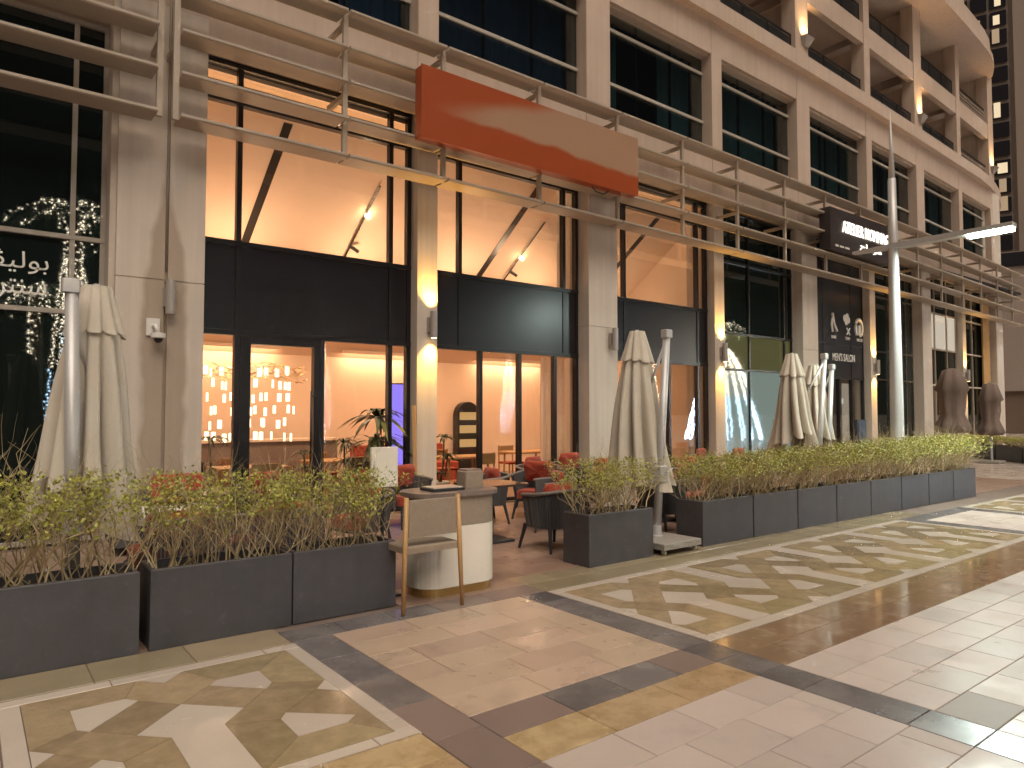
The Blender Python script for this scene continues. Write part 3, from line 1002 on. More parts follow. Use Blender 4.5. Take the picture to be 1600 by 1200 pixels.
# ================================================================== RESTAURANT INTERIOR
RX0, RX1, RY0, RY1 = 2.44, 13.86, D + 0.33, 15.4
def slope(y):
    return 6.25 - 0.70 * (y - 10.6)
st = lambda o: tag(o, kind='structure')
st(B().box(RX0, RX1, RY0 - 0.2, RY1, -0.02, 0.012).build('interior_floor', 'plaster_floor'))
st(B().box(RX0 - 0.14, RX0, RY0 - 0.05, RY1 + 0.2, 0, 6.6).build('interior_wall', 'plaster'))
st(B().box(RX1, RX1 + 0.12, RY0 - 0.05, RY1 + 0.2, 0, 6.6).build('interior_wall', 'plaster'))
st(B().box(RX0, RX1, RY1, RY1 + 0.2, 0, 3.2).build('interior_wall', 'plaster'))
cl = B().add([(RX0, 10.6, 6.25), (RX1, 10.6, 6.25), (RX1, RY1 + 0.1, slope(RY1 + 0.1)), (RX0, RY1 + 0.1, slope(RY1 + 0.1)),
              (RX0, 10.6, 6.45), (RX1, 10.6, 6.45), (RX1, RY1 + 0.1, slope(RY1) + 0.15), (RX0, RY1 + 0.1, slope(RY1) + 0.15)],
             [(0, 3, 2, 1), (4, 5, 6, 7), (0, 1, 5, 4), (2, 3, 7, 6), (1, 2, 6, 5), (3, 0, 4, 7)]).build('interior_ceiling', 'plaster')
cl['kind'] = 'structure'
B().box(RX0, RX1, RY0, 10.598, 6.46, 6.59).build('coffer', 'plaster', cl)
# slots along the slope
for x, w_ in ((3.90, 0.07), (9.03, 0.07), (12.65, 0.07)):
    ya, yb = 10.75, 14.6
    B().add([(x - w_, ya, slope(ya) - 0.012), (x + w_, ya, slope(ya) - 0.012), (x + w_, yb, slope(yb) - 0.012), (x - w_, yb, slope(yb) - 0.012),
             (x - w_, ya, slope(ya) + 0.01), (x + w_, ya, slope(ya) + 0.01), (x + w_, yb, slope(yb) + 0.01), (x - w_, yb, slope(yb) + 0.01)],
            [(0, 3, 2, 1), (0, 1, 5, 4), (2, 3, 7, 6), (1, 2, 6, 5), (3, 0, 4, 7)]).build('ceiling_slot', 'black', cl)
# cove light along the top of the windows
cv = thing('cove_light', 'long glowing cove light strip along the top of the restaurant ceiling', 'light', (8.2, 10.62, 6.30))
B().box(RX0 + 0.1, RX1 - 0.1, 10.56, 10.595, 6.22, 6.28).build('light_strip', 'cove', cv)
for xx in (4.3, 8.15, 12.0):
    area('cove_lamp', (xx, 10.45, 6.30), (0, 0.62, -0.55), 3.6, 0.06, 30, (1.0, 0.66, 0.40), cv)
# track lights on the slope
for x, ya, yb, yl in ((5.8, 11.35, 13.1, 11.9), (9.7, 11.35, 13.1, 12.2)):
    t = thing('track_light', 'thin black track with one bright spotlight on the sloped ceiling above the %s' % ('entrance door' if x < 6 else 'folding glass panels'), 'track light', (x, ya, slope(ya)))
    dz = -0.05
    B().tube([(x, ya, slope(ya) + dz), (x, yb, slope(yb) + dz)], 0.022, 4).build('track', 'dark_chrome', t)
    ym = (ya + yb) / 2 + 0.35
    B().tube([(x + 0.02, ym, slope(ym) - 0.06), (x + 0.14, ym - 0.08, slope(ym) - 0.16)], 0.035, 8).build('spot_head', 'dark_chrome', t)
    B().tube([(x, yl, slope(yl) - 0.06), (x + 0.03, yl - 0.06, slope(yl) - 0.12)], 0.035, 8).build('spot_head', 'spot', t)
# lamps added out of sight to light the dining room
for i, xx in enumerate((3.6, 6.0, 8.2, 10.4, 12.6)):
    t = thing('ceiling_lamp', 'flat warm ceiling lamp hung %s' % ['over the entrance door table', 'between the entrance and the second shopfront', 'over the table in the second shopfront', 'behind the wide pillar', 'over the table behind the closed parasol'][i], 'lamp', (xx, 12.9, 3.5), group='lamps over the dining room')
    B().lathe([(0.32, 3.5), (0.34, 3.52), (0.34, 3.58), (0.02, 3.62)], 16, xx, 12.9).build('lamp_body', 'black', t)
    B().tube([(xx, 12.9, 3.62), (xx, 12.9, slope(12.9))], 0.008, 5).build('cord', 'black', t)
    area('lamp_glow', (xx, 12.9, 3.49), (0, 0.08, -1), 0.55, 0.55, 92, (1.0, 0.63, 0.38), t)
    area('lamp_uplight', (xx, 12.3, 3.66), (0, -0.25, 1), 0.5, 0.2, 40, (1.0, 0.66, 0.41), t)  # added fill that evens out the light on the sloped ceiling
# plaster-coloured light bars added to brighten the back wall
for wi, xx in enumerate((4.2, 8.0, 11.8)):
    t = solo(B().box(xx - 1.2, xx + 1.2, RY1 - 0.30, RY1 - 0.22, 2.98, 3.05), 'wall_washer', 'plaster', 'slim plaster-coloured wall washer on the back wall ' + ['above the bar', 'above the red bench', 'beyond the arched shelf'][wi], 'light', group='wall washers')
    area('washer_glow', (xx, RY1 - 0.26, 2.97), (0, 0.35, -1), 2.3, 0.05, 28, (1.0, 0.63, 0.37), t)
# cluster of glowing pendants and a gilded canopy over them
pd = thing('pendant_cluster', 'cluster of small glowing glass pendants hanging under a gilded leaf canopy', 'chandelier', (4.2, 13.0, 0.9))
rp = random.Random(11)
for row_ in range(6):
    for col_ in range(12):
        if rp.random() < 0.28:
            continue
        x = 3.32 + col_ * 0.135 + rp.uniform(-0.03, 0.03)
        z = 1.10 + row_ * 0.235 + rp.uniform(-0.03, 0.03)
        y = 12.9 + rp.uniform(-0.2, 0.3)
        s = rp.choice([0.018, 0.025, 0.034])
        g_ = B().cbox(x - s, x + s, y - s * 0.6, y + s * 0.6, z, z + 0.15, 0.006).build('pendant', 'pendant', pd)
b = B()
for i in range(260):
    a = rp.uniform(0, 2 * math.pi)
    r = math.sqrt(rp.random())
    x, y = 4.2 + 0.95 * r * math.cos(a), 13.0 + 0.6 * r * math.sin(a)
    z = 2.42 + rp.uniform(-0.16, 0.16) - 0.12 * r
    t0 = rp.uniform(0, 6.28)
    l_, w_ = 0.09, 0.018
    c_, s_ = math.cos(t0), math.sin(t0)
    dz = rp.uniform(-0.04, 0.04)
    b.add([(x - c_ * l_, y - s_ * l_, z - dz), (x + s_ * w_, y - c_ * w_, z), (x + c_ * l_, y + s_ * l_, z + dz), (x - s_ * w_, y + c_ * w_, z + 0.012)], [(0, 1, 2, 3)])
tag(b.build('leaf_canopy', 'leafglow', pd), kind='stuff')
# back bar
bc = thing('back_bar', 'dark timber bar counter with a pale top along the back wall', 'counter', (4.4, 14.4, 0))
B().box(2.7, 6.3, 14.2, 14.7, 0.012, 1.02).build('counter_body', 'umber', bc)
B().box(2.65, 6.35, 14.15, 14.75, 1.022, 1.07).build('counter_top', 'plaster', bc)
# arched shelf niche in the second bay
an = thing('arched_shelf', 'tall arched black shelf with three glowing compartments against the back wall', 'shelf', (10.2, RY1 - 0.25, 0))
ax, ay = 10.35, RY1 - 0.22
prof = [(ax - 0.34, 0.012)] + [(ax - 0.34 * math.cos(t / 10 * math.pi), 1.55 + 0.34 * math.sin(t / 10 * math.pi)) for t in range(11)] + [(ax + 0.34, 0.012)]
b = B()
n = len(prof)
b.add([(x, ay, z) for x, z in prof] + [(x, RY1 - 0.005, z) for x, z in prof], [tuple(range(n)), tuple(range(2 * n - 1, n - 1, -1))] + [(i, n + i, n + (i + 1) % n, (i + 1) % n) for i in range(n)])
b.build('shelf_frame', 'black', an)
for z in (0.72, 1.08, 1.42):
    B().box(ax - 0.28, ax + 0.28, ay - 0.012, ay - 0.002, z, z + 0.20).build('lit_compartment', 'lit_amber', an)
# sheer curtains by the pillars
def sheer(x0, x1, y, z0, z1, label, m='sheer'):
    ph = rng.random() * 6
    b = B().grid(lambda u, v: (x0 + (x1 - x0) * u, y + 0.035 * math.sin(u * (x1 - x0) * 40 + ph) + 0.015 * math.sin(u * (x1 - x0) * 95), z0 + (z1 - z0) * v), max(8, int((x1 - x0) * 60)), 1)
    solo(b, 'sheer_curtain', m, label, 'curtain', smooth=True)
sheer(8.95, 9.75, D + 0.62, 0.03, 2.70, 'pale sheer curtain hanging in the last folding panel beside the wide pillar')
sheer(9.30, 9.85, D + 0.50, 3.9, 6.4, 'sheer curtain gathered in the upper glazing above the folding panels')
sheer(13.42, 13.82, D + 0.60, 0.03, 2.70, 'sheer curtain hanging by the lit pillar behind the closed parasol')
sheer(13.40, 13.80, D + 0.50, 3.9, 6.4, 'sheer curtain in the upper glazing beside the dark neighbouring shop')
# indoor plants
def leafy(b, base, n, ln, wd, droop, r_, up=(0.3, 1.0)):
    for i in range(n):
        az = r_.uniform(0, 2 * math.pi)
        el = r_.uniform(*up)
        L = ln * r_.uniform(0.7, 1.15)
        pts = []
        for k in range(6):
            s = k / 5
            rad = L * s * math.cos(el) * (1 + 0.2 * s)
            z = L * s * math.sin(el) - droop * L * s * s
            pts.append(Vector((base[0] + rad * math.cos(az), base[1] + rad * math.sin(az), base[2] + z)))
        side = Vector((-math.sin(az), math.cos(az), 0))
        o = len(b.v)
        for k, p in enumerate(pts):
            ww = wd * math.sin(math.pi * (0.12 + 0.86 * k / 5))
            b.v += [tuple(p - side * ww), tuple(p + side * ww)]
        for k in range(5):
            b.f.append((o + 2 * k, o + 2 * k + 1, o + 2 * k + 3, o + 2 * k + 2))
pr = random.Random(5)
def pot_plant(x, y, h, n, ln, wd, label, heads=2, name='potted_plant'):
    t = thing(name, label, 'plant', (x, y, 0.012))
    B().lathe([(0.12, 0.012), (0.17, 0.35), (0.18, 0.38), (0.15, 0.38), (0.14, 0.34)], 16, x, y).build('pot', 'white', t, smooth=True)
    tr = B()
    lf = B()
    for i in range(heads):
        tx, ty, tz = x + pr.uniform(-0.12, 0.12), y + pr.uniform(-0.1, 0.1), h * (1 - 0.28 * i)
        tr.tube([(x, y, 0.34), ((x + tx) / 2 + 0.03, (y + ty) / 2, tz * 0.6), (tx, ty, tz)], [0.022, 0.018, 0.014], 6)
        leafy(lf, (tx, ty, tz), n, ln, wd, 0.75, pr)
    tr.build('stem', 'trunk', t)
    lf.build('foliage', 'leaf_dark', t)
    return t
pot_plant(5.42, D + 0.66, 1.50, 34, 0.72, 0.045, 'tall drooping dracaena in a white pot behind the narrow glass beside the lit pillar', 3)
pot_plant(4.85, D + 0.75, 1.10, 40, 0.42, 0.018, 'feathery palm plant in a white pot behind the pane next to the door', 2)
pot_plant(4.45, D + 1.3, 0.95, 26, 0.26, 0.02, 'low bushy plant in a white pot near the door', 2)
pot_plant(2.75, D + 0.6, 1.2, 24, 0.40, 0.018, 'spiky plant in a white pot in the corner by the stained pillar', 2)
pot_plant(6.75, D + 0.8, 1.15, 30, 0.30, 0.02, 'slim dark plant in a white pot at the first folding panel', 3)
# purple lit screen in the corner
pu = thing('light_screen', 'tall panel glowing violet behind the narrow glass next to the lit pillar', 'screen', (5.95, 10.95, 0.012))
B().box(5.80, 6.16, 10.95, 10.98, 0.55, 2.10).build('screen_face', 'purple', pu)
B().box(5.78, 6.18, 10.982, 11.03, 0.012, 2.12).build('screen_body', 'black', pu)
# ================================================================== FURNITURE
# ---- tub chair with rope shell
def oblong(x0, x1, y0, y1, r, n=8):
    pts = []
    for (cx, cy, a0) in ((x1 - r, y1 - r, 0), (x0 + r, y1 - r, 90), (x0 + r, y0 + r, 180), (x1 - r, y0 + r, 270)):
        for i in range(n + 1):
            a = R_(a0 + i * 90 / n)
            pts.append((cx + r * math.cos(a), cy + r * math.sin(a)))
    return pts
def tub_chair():
    t = thing('tub_chair', '', 'chair', world=False)
    W, Dp = 0.36, 0.32
    def path(u):
        # open front at +y; u 0..1 runs left front -> back -> right front
        a = math.pi * (-0.10 + 1.20 * u)
        c, s = math.cos(a), math.sin(a)
        ex = 0.62
        return (-W * math.copysign(abs(c) ** ex, c), -Dp * math.copysign(abs(s) ** ex, s))
    def top(u):
        return 0.64 + 0.06 * math.sin(math.pi * min(1, max(0, u)))
    n = 110
    b = B()
    def shell(u, v):
        x, y = path(u)
        rib = 1.0 + 0.022 * (1 if int(u * n) % 2 else -1)
        sc = (0.84 + 0.16 * v) * rib
        return (x * sc, y * sc, 0.27 + (top(u) - 0.27) * v)
    b.grid(shell, n, 3)
    b.grid(lambda u, v: tuple(a * k for a, k in zip(shell(u, v), (0.93, 0.93, 1))), n // 2, 1)
    b.build('shell', 'rope', t)
    B().tube([(path(i / 30)[0], path(i / 30)[1], top(i / 30)) for i in range(31)], 0.022, 8).build('rim', 'rim', t, smooth=True)
    B().prism(oblong(-0.265, 0.265, -0.225, 0.25, 0.12, 5), 0.27, 0.31).build('seat_base', 'leg', t)
    B().prism(oblong(-0.255, 0.255, -0.21, 0.26, 0.11, 5), 0.312, 0.41).prism(oblong(-0.235, 0.235, -0.19, 0.24, 0.10, 5), 0.41, 0.43).build('seat_pad', 'cushion', t)
    for sx_ in (-1, 1):
        for sy in (-1, 1):
            B().tube([(sx_ * 0.24, sy * 0.21, 0.29), (sx_ * 0.29, sy * 0.27, 0.0)], [0.026, 0.016], 8).build('leg', 'leg', t)
    return t
chair0 = tub_chair()
_used = []
def chair(x, y, rz, label, group=None):
    o = chair0 if not _used else copy_tree(chair0)
    _used.append(1)
    o.location = (x, y, 0.0)
    o.rotation_euler = (0, 0, R_(rz))
    o['label'] = label
    if group:
        o['group'] = group
    return o
def pillow_mesh():
    b = B()
    def f(u, v):
        a, p = 2 * math.pi * u, math.pi * (v - 0.5)
        cx, sx_ = math.cos(a), math.sin(a)
        cp, sp = math.cos(p), math.sin(p)
        e1, e2 = 0.32, 0.75
        g = lambda q, e: math.copysign(abs(q) ** e, q)
        x = g(cx, e1) * g(cp, 0.45)
        z = g(sx_, e1) * g(cp, 0.45)
        y = g(sp, e2)
        wr = 0.012 * math.sin(5 * x + 3 * z) + 0.01 * math.sin(9 * z - 4 * x)
        return (0.25 * x, 0.075 * y * (1 - 0.35 * (x * x + z * z) / 2) + wr, 0.16 * z)
    b.grid(f, 36, 12, closeu=True)
    me = b.mesh('cushion', 'cushion', smooth=True)
    return me
PIL = pillow_mesh()
def cushion(x, y, z, rz, tilt, label, sc=(1, 1, 1), group=None):
    o = bpy.data.objects.new('cushion', PIL)
    COL.objects.link(o)
    o.location = (x, y, z)
    o.rotation_euler = (R_(tilt), 0, R_(rz))
    o.scale = sc
    return tag(o, label, 'cushion', group)
# (x, y, rotation, chair label, cushion label)
seats = [
    (5.55, 6.37, 3, 'dark rope tub chair with its back to the lone planter, nearest seat to the promenade', 'red cushion in the rope tub chair beside the lone planter', 0.62),
    (6.42, 7.42, 62, 'dark rope tub chair turned sideways behind the lone planter', 'red cushion in the rope chair turned sideways behind the lone planter', 0.64),
    (6.05, 8.45, 75, 'dark rope tub chair at the far side of the glossy table', 'red cushion in the rope chair beyond the glossy table', 0.64),
    (7.75, 9.25, 200, 'dark rope tub chair close to the folding glass panels', 'red cushion in the rope chair close to the folding glass panels', 0.70),
    (8.75, 9.45, 180, 'dark rope tub chair with its back to the sheer curtain panel', 'red cushion propped before the sheer curtain panel', 0.72),
    (7.55, 7.75, 20, 'dark rope tub chair under the closed parasol on the granite slab', 'red cushion in the chair under the closed parasol', 0.64),
    (7.45, 6.35, 10, 'dark rope tub chair between the granite slab and the planter row', 'red cushion in the chair right behind the granite slab', 0.64),
    (9.0, 7.35, 20, 'dark rope tub chair behind the first planters of the row', 'red cushion showing over the first planters of the row', 0.66),
    (10.35, 8.2, 15, 'dark rope tub chair by the pair of closed parasols', 'red cushion in the chair by the pair of closed parasols', 0.66),
    (12.3, 9.2, 200, 'dark rope tub chair in front of the lit pillar next to the green glass', 'red cushion in front of the lit pillar next to the green glass', 0.70),
    (13.3, 9.0, 190, 'dark rope tub chair in front of the pale green lit glass', 'red cushion in front of the pale green lit glass', 0.68),
    (15.0, 8.6, 180, 'dark rope tub chair before the glass with string light reflections', 'red cushion before the glass with string light reflections', 0.68),
    (6.95, 8.35, 120, 'dark rope tub chair between the two tables before the folding panels', 'red cushion in the rope chair between the two tables', 0.70),
    (8.35, 8.15, 160, 'dark rope tub chair at the wide pillar side of the small table', 'red cushion in the rope chair at the wide pillar', 0.70),
    (5.0, 8.9, 190, 'dark rope tub chair in front of the lit narrow pillar by the entrance', 'red cushion in front of the entrance side lit pillar', 0.70),
    (3.05, 8.9, 200, 'dark rope tub chair before the narrow glass left of the entrance door', 'red cushion before the narrow glass left of the entrance door', 0.70),
    (3.6, 7.5, 100, 'dark rope tub chair behind the left hedge near the entrance', 'red cushion behind the left hedge near the entrance', 0.60),
]
for x, y, rz, cl_, pl_, z in seats:
    chair(x, y, rz, cl_)
    a = R_(rz)
    cx, cy = x + 0.13 * math.sin(a), y - 0.13 * math.cos(a)
    cushion(cx, cy, z, rz, -14, pl_, (0.98, 0.9, 1.0))
# low sofa at the left pillar
sf = thing('sofa', 'low terrace sofa with a red back cushion against the stained pillar', 'sofa', (2.0, 9.3, 0))
B().cbox(1.35, 2.55, 8.9, 9.65, 0.10, 0.34, 0.02).build('base', 'rope', sf)
B().cbox(1.36, 2.54, 8.92, 9.5, 0.342, 0.48, 0.03).build('seat_pad', 'white', sf)
B().cbox(1.35, 2.55, 9.55, 9.70, 0.342, 0.66, 0.02).build('backrest', 'rope', sf)
for x in (1.42, 2.48):
    for y in (8.98, 9.6):
        B().box(x - 0.025, x + 0.025, y - 0.025, y + 0.025, 0, 0.10).build('leg', 'leg', sf)
cushion(2.1, 9.40, 0.68, 0, -14, 'long red cushion on the low sofa by the stained pillar', (1.25, 1, 1.1))
# tables
def table(x, y, w_, d_, label, rz=0):
    t = thing('cafe_table', label, 'table', (x, y, 0), R_(rz), 'terrace tables', world=False)
    pts = []
    for (cx, cy, a0) in ((1, 1, 0), (-1, 1, 90), (-1, -1, 180), (1, -1, 270)):
        for i in range(5):
            a = R_(a0 + i * 22.5)
            pts.append((cx * (w_ - 0.08) + 0.08 * math.cos(a), cy * (d_ - 0.08) + 0.08 * math.sin(a)))
    B().prism(pts, 0.70, 0.725).build('table_top', 'tabletop', t)
    B().tube([(0, 0, 0.03), (0, 0, 0.699)], 0.03, 10).build('column', 'leg', t, smooth=True)
    B().cbox(-0.22, 0.22, -0.22, 0.22, 0.0, 0.03, 0.008).build('base', 'leg', t)
    return t
table(5.25, 7.2, 0.36, 0.36, 'glossy dark square table beside the nearest rope chair')
table(7.55, 8.6, 0.36, 0.36, 'dark square table before the folding glass panels')
table(8.3, 7.05, 0.36, 0.36, 'dark square table behind the start of the planter row')
table(11.4, 8.3, 0.36, 0.36, 'dark square table near the pair of closed parasols')
table(2.2, 8.3, 0.36, 0.36, 'dark square table in front of the low sofa')
# indoor tables and chairs seen through the glass
def dining_set(x, y, rz, lab):
    t = thing('dining_table', 'timber dining table ' + lab, 'table', (x, y, 0.012), R_(rz), world=False)
    B().cbox(-0.55, 0.55, -0.36, 0.36, 0.70, 0.74, 0.01).build('table_top', 'wood', t)
    for sx_ in (-1, 1):
        for sy in (-1, 1):
            B().tube([(sx_ * 0.48, sy * 0.29, 0.0), (sx_ * 0.45, sy * 0.27, 0.70)], 0.022, 6).build('leg', 'wood', t)
    for i, sy in enumerate((-1, 1)):
        c = thing('dining_chair', 'timber dining chair %s, on the %s side' % (lab, 'street' if i == 0 else 'room'), 'chair', (x, y + sy * 0.62, 0.012), R_(rz) + (0 if sy < 0 else math.pi), world=False)
        B().cbox(-0.22, 0.22, -0.21, 0.21, 0.42, 0.47, 0.012).build('seat', 'cushion', c)
        for a in (-1, 1):
            B().tube([(a * 0.2, 0.19, 0), (a * 0.19, 0.18, 0.42)], 0.018, 6).build('leg', 'wood', c)
            B().tube([(a * 0.2, -0.20, 0), (a * 0.20, -0.21, 0.84)], 0.018, 6).build('leg', 'wood', c)
        B().cbox(-0.22, 0.22, -0.235, -0.205, 0.62, 0.83, 0.008).build('backrest', 'wood', c)
dining_set(3.6, 11.5, 0, 'behind the entrance door')
dining_set(5.4, 12.2, 10, 'behind the tall dracaena')
dining_set(7.8, 11.7, 0, 'behind the second folding panel')
dining_set(10.0, 12.3, 0, 'behind the wide pillar')
dining_set(12.2, 11.8, 0, 'behind the closed parasol')
# bench along the back wall
bn = thing('bench_sofa', 'long red bench sofa along the back wall of the dining room', 'sofa', (9.5, 14.6, 0.012))
B().cbox(7.0, 9.4, 14.2, 14.9, 0.012, 0.45, 0.02).build('seat', 'cushion', bn)
B().cbox(7.0, 9.4, 14.9, 15.1, 0.012, 0.85, 0.02).build('backrest', 'cushion', bn)

# ---- hostess podium
pdm = thing('reception_podium', 'white rounded reception podium with brass plinth and woven top band at the entrance', 'podium', (3.5, 5.5, 0))
B().prism(oblong(3.14, 3.93, 5.27, 5.72, 0.20), 0.0, 0.075).build('plinth', 'brass', pdm, smooth=False)
B().prism(oblong(3.12, 3.95, 5.25, 5.74, 0.21), 0.077, 0.60).build('body', 'white', pdm)
B().prism(oblong(3.12, 3.95, 5.25, 5.74, 0.21), 0.602, 0.86).build('woven_band', 'weave', pdm)
B().prism(oblong(3.08, 3.99, 5.22, 5.77, 0.22), 0.862, 0.90).build('desk_top', 'umber', pdm)
# things on and by it
mb = thing('menu_board', 'blank white menu board standing beside the podium', 'board', (2.93, 5.62, 0))
B().cbox(2.80, 3.06, 5.60, 5.63, 0.95, 1.30, 0.004).build('board', 'white', mb)
B().tube([(2.93, 5.64, 0.02), (2.93, 5.64, 1.2)], 0.015, 8).build('pole', 'leg', mb)
B().cbox(2.80, 3.06, 5.52, 5.76, 0.0, 0.02, 0.005).build('foot', 'leg', mb)
bk = thing('reservation_book', 'dark reservation book lying open on the podium', 'book', (3.45, 5.48, 0.902))
B().cbox(3.28, 3.62, 5.36, 5.60, 0.902, 0.925, 0.006).build('cover', 'leg', bk)
B().cbox(3.295, 3.605, 5.375, 5.585, 0.926, 0.935, 0.003).build('pages', 'beige', bk)
bx = thing('napkin_box', 'brown woven box standing on the podium', 'box', (3.78, 5.52, 0.902))
B().cbox(3.68, 3.88, 5.44, 5.60, 0.902, 1.06, 0.01).build('box_body', 'weave', bx)
B().cbox(3.69, 3.87, 5.45, 5.59, 1.061, 1.075, 0.004).build('lid', 'umber', bx)
# ---- wooden chair with woven back before the podium
wc = thing('wooden_chair', 'oak chair with woven taupe seat and back standing before the white podium', 'chair', (3.04, 5.12, 0))
for (x, y, xt, yt, zt) in ((2.77, 4.97, 2.81, 5.0, 0.92), (3.32, 4.96, 3.30, 5.0, 0.92), (3.07 - 0.27, 5.34, 2.84, 5.31, 0.52), (3.30, 5.34, 3.27, 5.31, 0.52)):
    B().tube([(x, y, 0), ((x + xt) / 2, (y + yt) / 2, zt * 0.5), (xt, yt, zt)], [0.016, 0.021, 0.020], 8).build('leg', 'wood', wc, smooth=True)
B().cbox(2.80, 3.31, 4.99, 5.34, 0.47, 0.53, 0.012).build('seat', 'weave', wc)
B().cbox(2.825, 3.285, 4.985, 5.01, 0.60, 0.90, 0.008).build('backrest', 'weave', wc)
# wooden pole leaning on the lit pillar
solo(B().tube([(5.55, 9.55, 0.0), (5.70, 9.93, 1.72)], 0.035, 4), 'wooden_post', 'wood', 'pale wooden post leaning beside the lit pillar', 'post')

# ================================================================== PLANTERS AND SHRUBS
def planter_mesh(w_, d_, h_):
    t_ = 0.035
    b = B()
    c = 0.008
    x0, x1, y0, y1 = -w_ / 2, w_ / 2, -d_ / 2, d_ / 2
    o_ = [(x0, y0), (x1, y0), (x1, y1), (x0, y1)]
    i1 = [(x0 + c, y0 + c), (x1 - c, y0 + c), (x1 - c, y1 - c), (x0 + c, y1 - c)]
    i2 = [(x0 + t_, y0 + t_), (x1 - t_, y0 + t_), (x1 - t_, y1 - t_), (x0 + t_, y1 - t_)]
    rings = [[(a, q, 0.0) for a, q in o_], [(a, q, h_ - c) for a, q in o_], [(a, q, h_) for a, q in i1], [(a, q, h_) for a, q in i2], [(a, q, h_ - 0.09) for a, q in i2]]
    vs = [v for r in rings for v in r]
    fs = [(3, 2, 1, 0)]
    for r in range(4):
        for i in range(4):
            j = (i + 1) % 4
            fs.append((r * 4 + i, r * 4 + j, r * 4 + 4 + j, r * 4 + 4 + i))
    b.add(vs, fs)
    return b
_plm = {}
def planter(x0, x1, y0, y1, h_, label):
    w_, d_ = round(x1 - x0, 2), round(y1 - y0, 2)
    k = (w_, d_, h_)
    if k not in _plm:
        _plm[k] = (planter_mesh(*k).mesh('box', 'planter'), B().add([(-w_ / 2 + 0.035, -d_ / 2 + 0.035, h_ - 0.06), (w_ / 2 - 0.035, -d_ / 2 + 0.035, h_ - 0.06), (w_ / 2 - 0.035, d_ / 2 - 0.035, h_ - 0.05), (-w_ / 2 + 0.035, d_ / 2 - 0.035, h_ - 0.06)], [(0, 1, 2, 3)]).mesh('soil', 'soil'))
    t = thing('planter', label, 'planter', ((x0 + x1) / 2, (y0 + y1) / 2, 0.0), 0, 'charcoal planters along the terrace', world=False)
    for me, n in zip(_plm[k], ('box', 'soil')):
        o = bpy.data.objects.new(n, me)
        COL.objects.link(o)
        o.parent = t
    return t
def shrub_meshes(seed, L, W, Hh, nst, nleaf):
    r = random.Random(seed)
    stems, leaves = B(), B()
    tips = []
    def grow(p, d, ln, rad, depth):
        segs = 3
        pts = [p]
        rads = [rad]
        for s in range(segs):
            d = (d + Vector((r.gauss(0, 0.22), r.gauss(0, 0.22), r.gauss(0.05, 0.10)))).normalized()
            p = p + d * (ln / segs)
            pts.append(p)
            rads.append(rad * (1 - 0.45 * (s + 1) / segs))
            if depth > 0 and s >= 0 and r.random() < 0.95:
                a = r.uniform(0, 6.28)
                nd = (d * 0.9 + Vector((math.cos(a), math.sin(a), 0.15)) * r.uniform(0.45, 0.9)).normalized()
                grow(p, nd, ln * r.uniform(0.45, 0.75), rads[-1] * 0.75, depth - 1)
            if p.z > Hh * 0.48:
                tips.append((p, d))
        stems.tube(pts, rads, 3, caps=False)
        tips.append((p, d))
    for i in range(nst):
        p = Vector((-L / 2 + L * (i + r.uniform(0.1, 0.9)) / nst, r.uniform(-W / 2, W / 2), -0.02))
        d = Vector((r.gauss(0, 0.38), r.gauss(0, 0.38), 1)).normalized()
        grow(p, d, Hh * r.uniform(0.60, 0.98), r.uniform(0.0042, 0.0075), 2)
    tips = [t for t in tips if t[0].z > Hh * 0.40]
    for i in range(nleaf):
        p, d = r.choice(tips)
        q = p + Vector((r.gauss(0, 0.022), r.gauss(0, 0.022), r.gauss(0.012, 0.025)))
        if q.z > Hh * 1.10 or q.z < Hh * 0.40:
            continue
        if q.z < Hh * 0.62 and r.random() < 0.65:
            continue
        a = r.uniform(0, 6.28)
        e = r.uniform(-0.2, 1.2)
        ax_ = Vector((math.cos(a) * math.cos(e), math.sin(a) * math.cos(e), math.sin(e)))
        sd = ax_.cross(Vector((r.gauss(0, 1), r.gauss(0, 1), r.gauss(0, 1)))).normalized()
        l_ = r.uniform(0.018, 0.038)
        w_ = l_ * 0.34
        nrm = ax_.cross(sd) * l_ * 0.12
        leaves.add([q, q + ax_ * l_ * 0.5 + sd * w_ + nrm, q + ax_ * l_, q + ax_ * l_ * 0.5 - sd * w_ + nrm], [(0, 1, 2), (0, 2, 3)])
    return stems.mesh('stems', 'stem'), leaves.mesh('leaves', 'leaf')
PROT = [shrub_meshes(s, 0.98, 0.26, 0.60, 62, 3700) for s in (1, 2, 3)]
_ns = [0]
def shrub(x, y, z, label, sc=(1, 1, 1), flip=False, group='shrubs in the planters'):
    ms = PROT[_ns[0] % 3]
    _ns[0] += 1
    t = thing('shrub', label, 'shrub', (x, y, z), math.pi if flip else 0.0, group, world=False)
    t.scale = sc
    for me, n in zip(ms, ('stems', 'leaves')):
        o = bpy.data.objects.new(n, me)
        COL.objects.link(o)
        o.parent = t
    return t
PH = 0.54
left = [(-1.13, -0.10, 'charcoal planter at the dark glazed bay end of the left row'), (-0.07, 0.955, 'charcoal planter under the closed parasol with its mast towards the dark glass'),
        (1.02, 1.985, 'middle charcoal planter of the left row, before the low sofa'), (2.0, 2.87, 'charcoal planter of the left row that ends beside the oak chair')]
ll = ['leafy dry-stemmed shrub in the planter at the dark glazed bay', 'tall leafy shrub hiding the foot of the parasol before the dark glass', 'shrub with bare tan stems in the middle planter of the left row', 'shrub with bare tan stems in the planter beside the oak chair']
for i, (a, b_, lb) in enumerate(left):
    planter(a, b_, 5.28, 5.68, PH, lb)
    shrub((a + b_) / 2, 5.48, PH - 0.06, ll[i], ((b_ - a) / 1.0, 1.1, [1.25, 1.10, 1.02, 0.98][i]), i % 2 == 1)
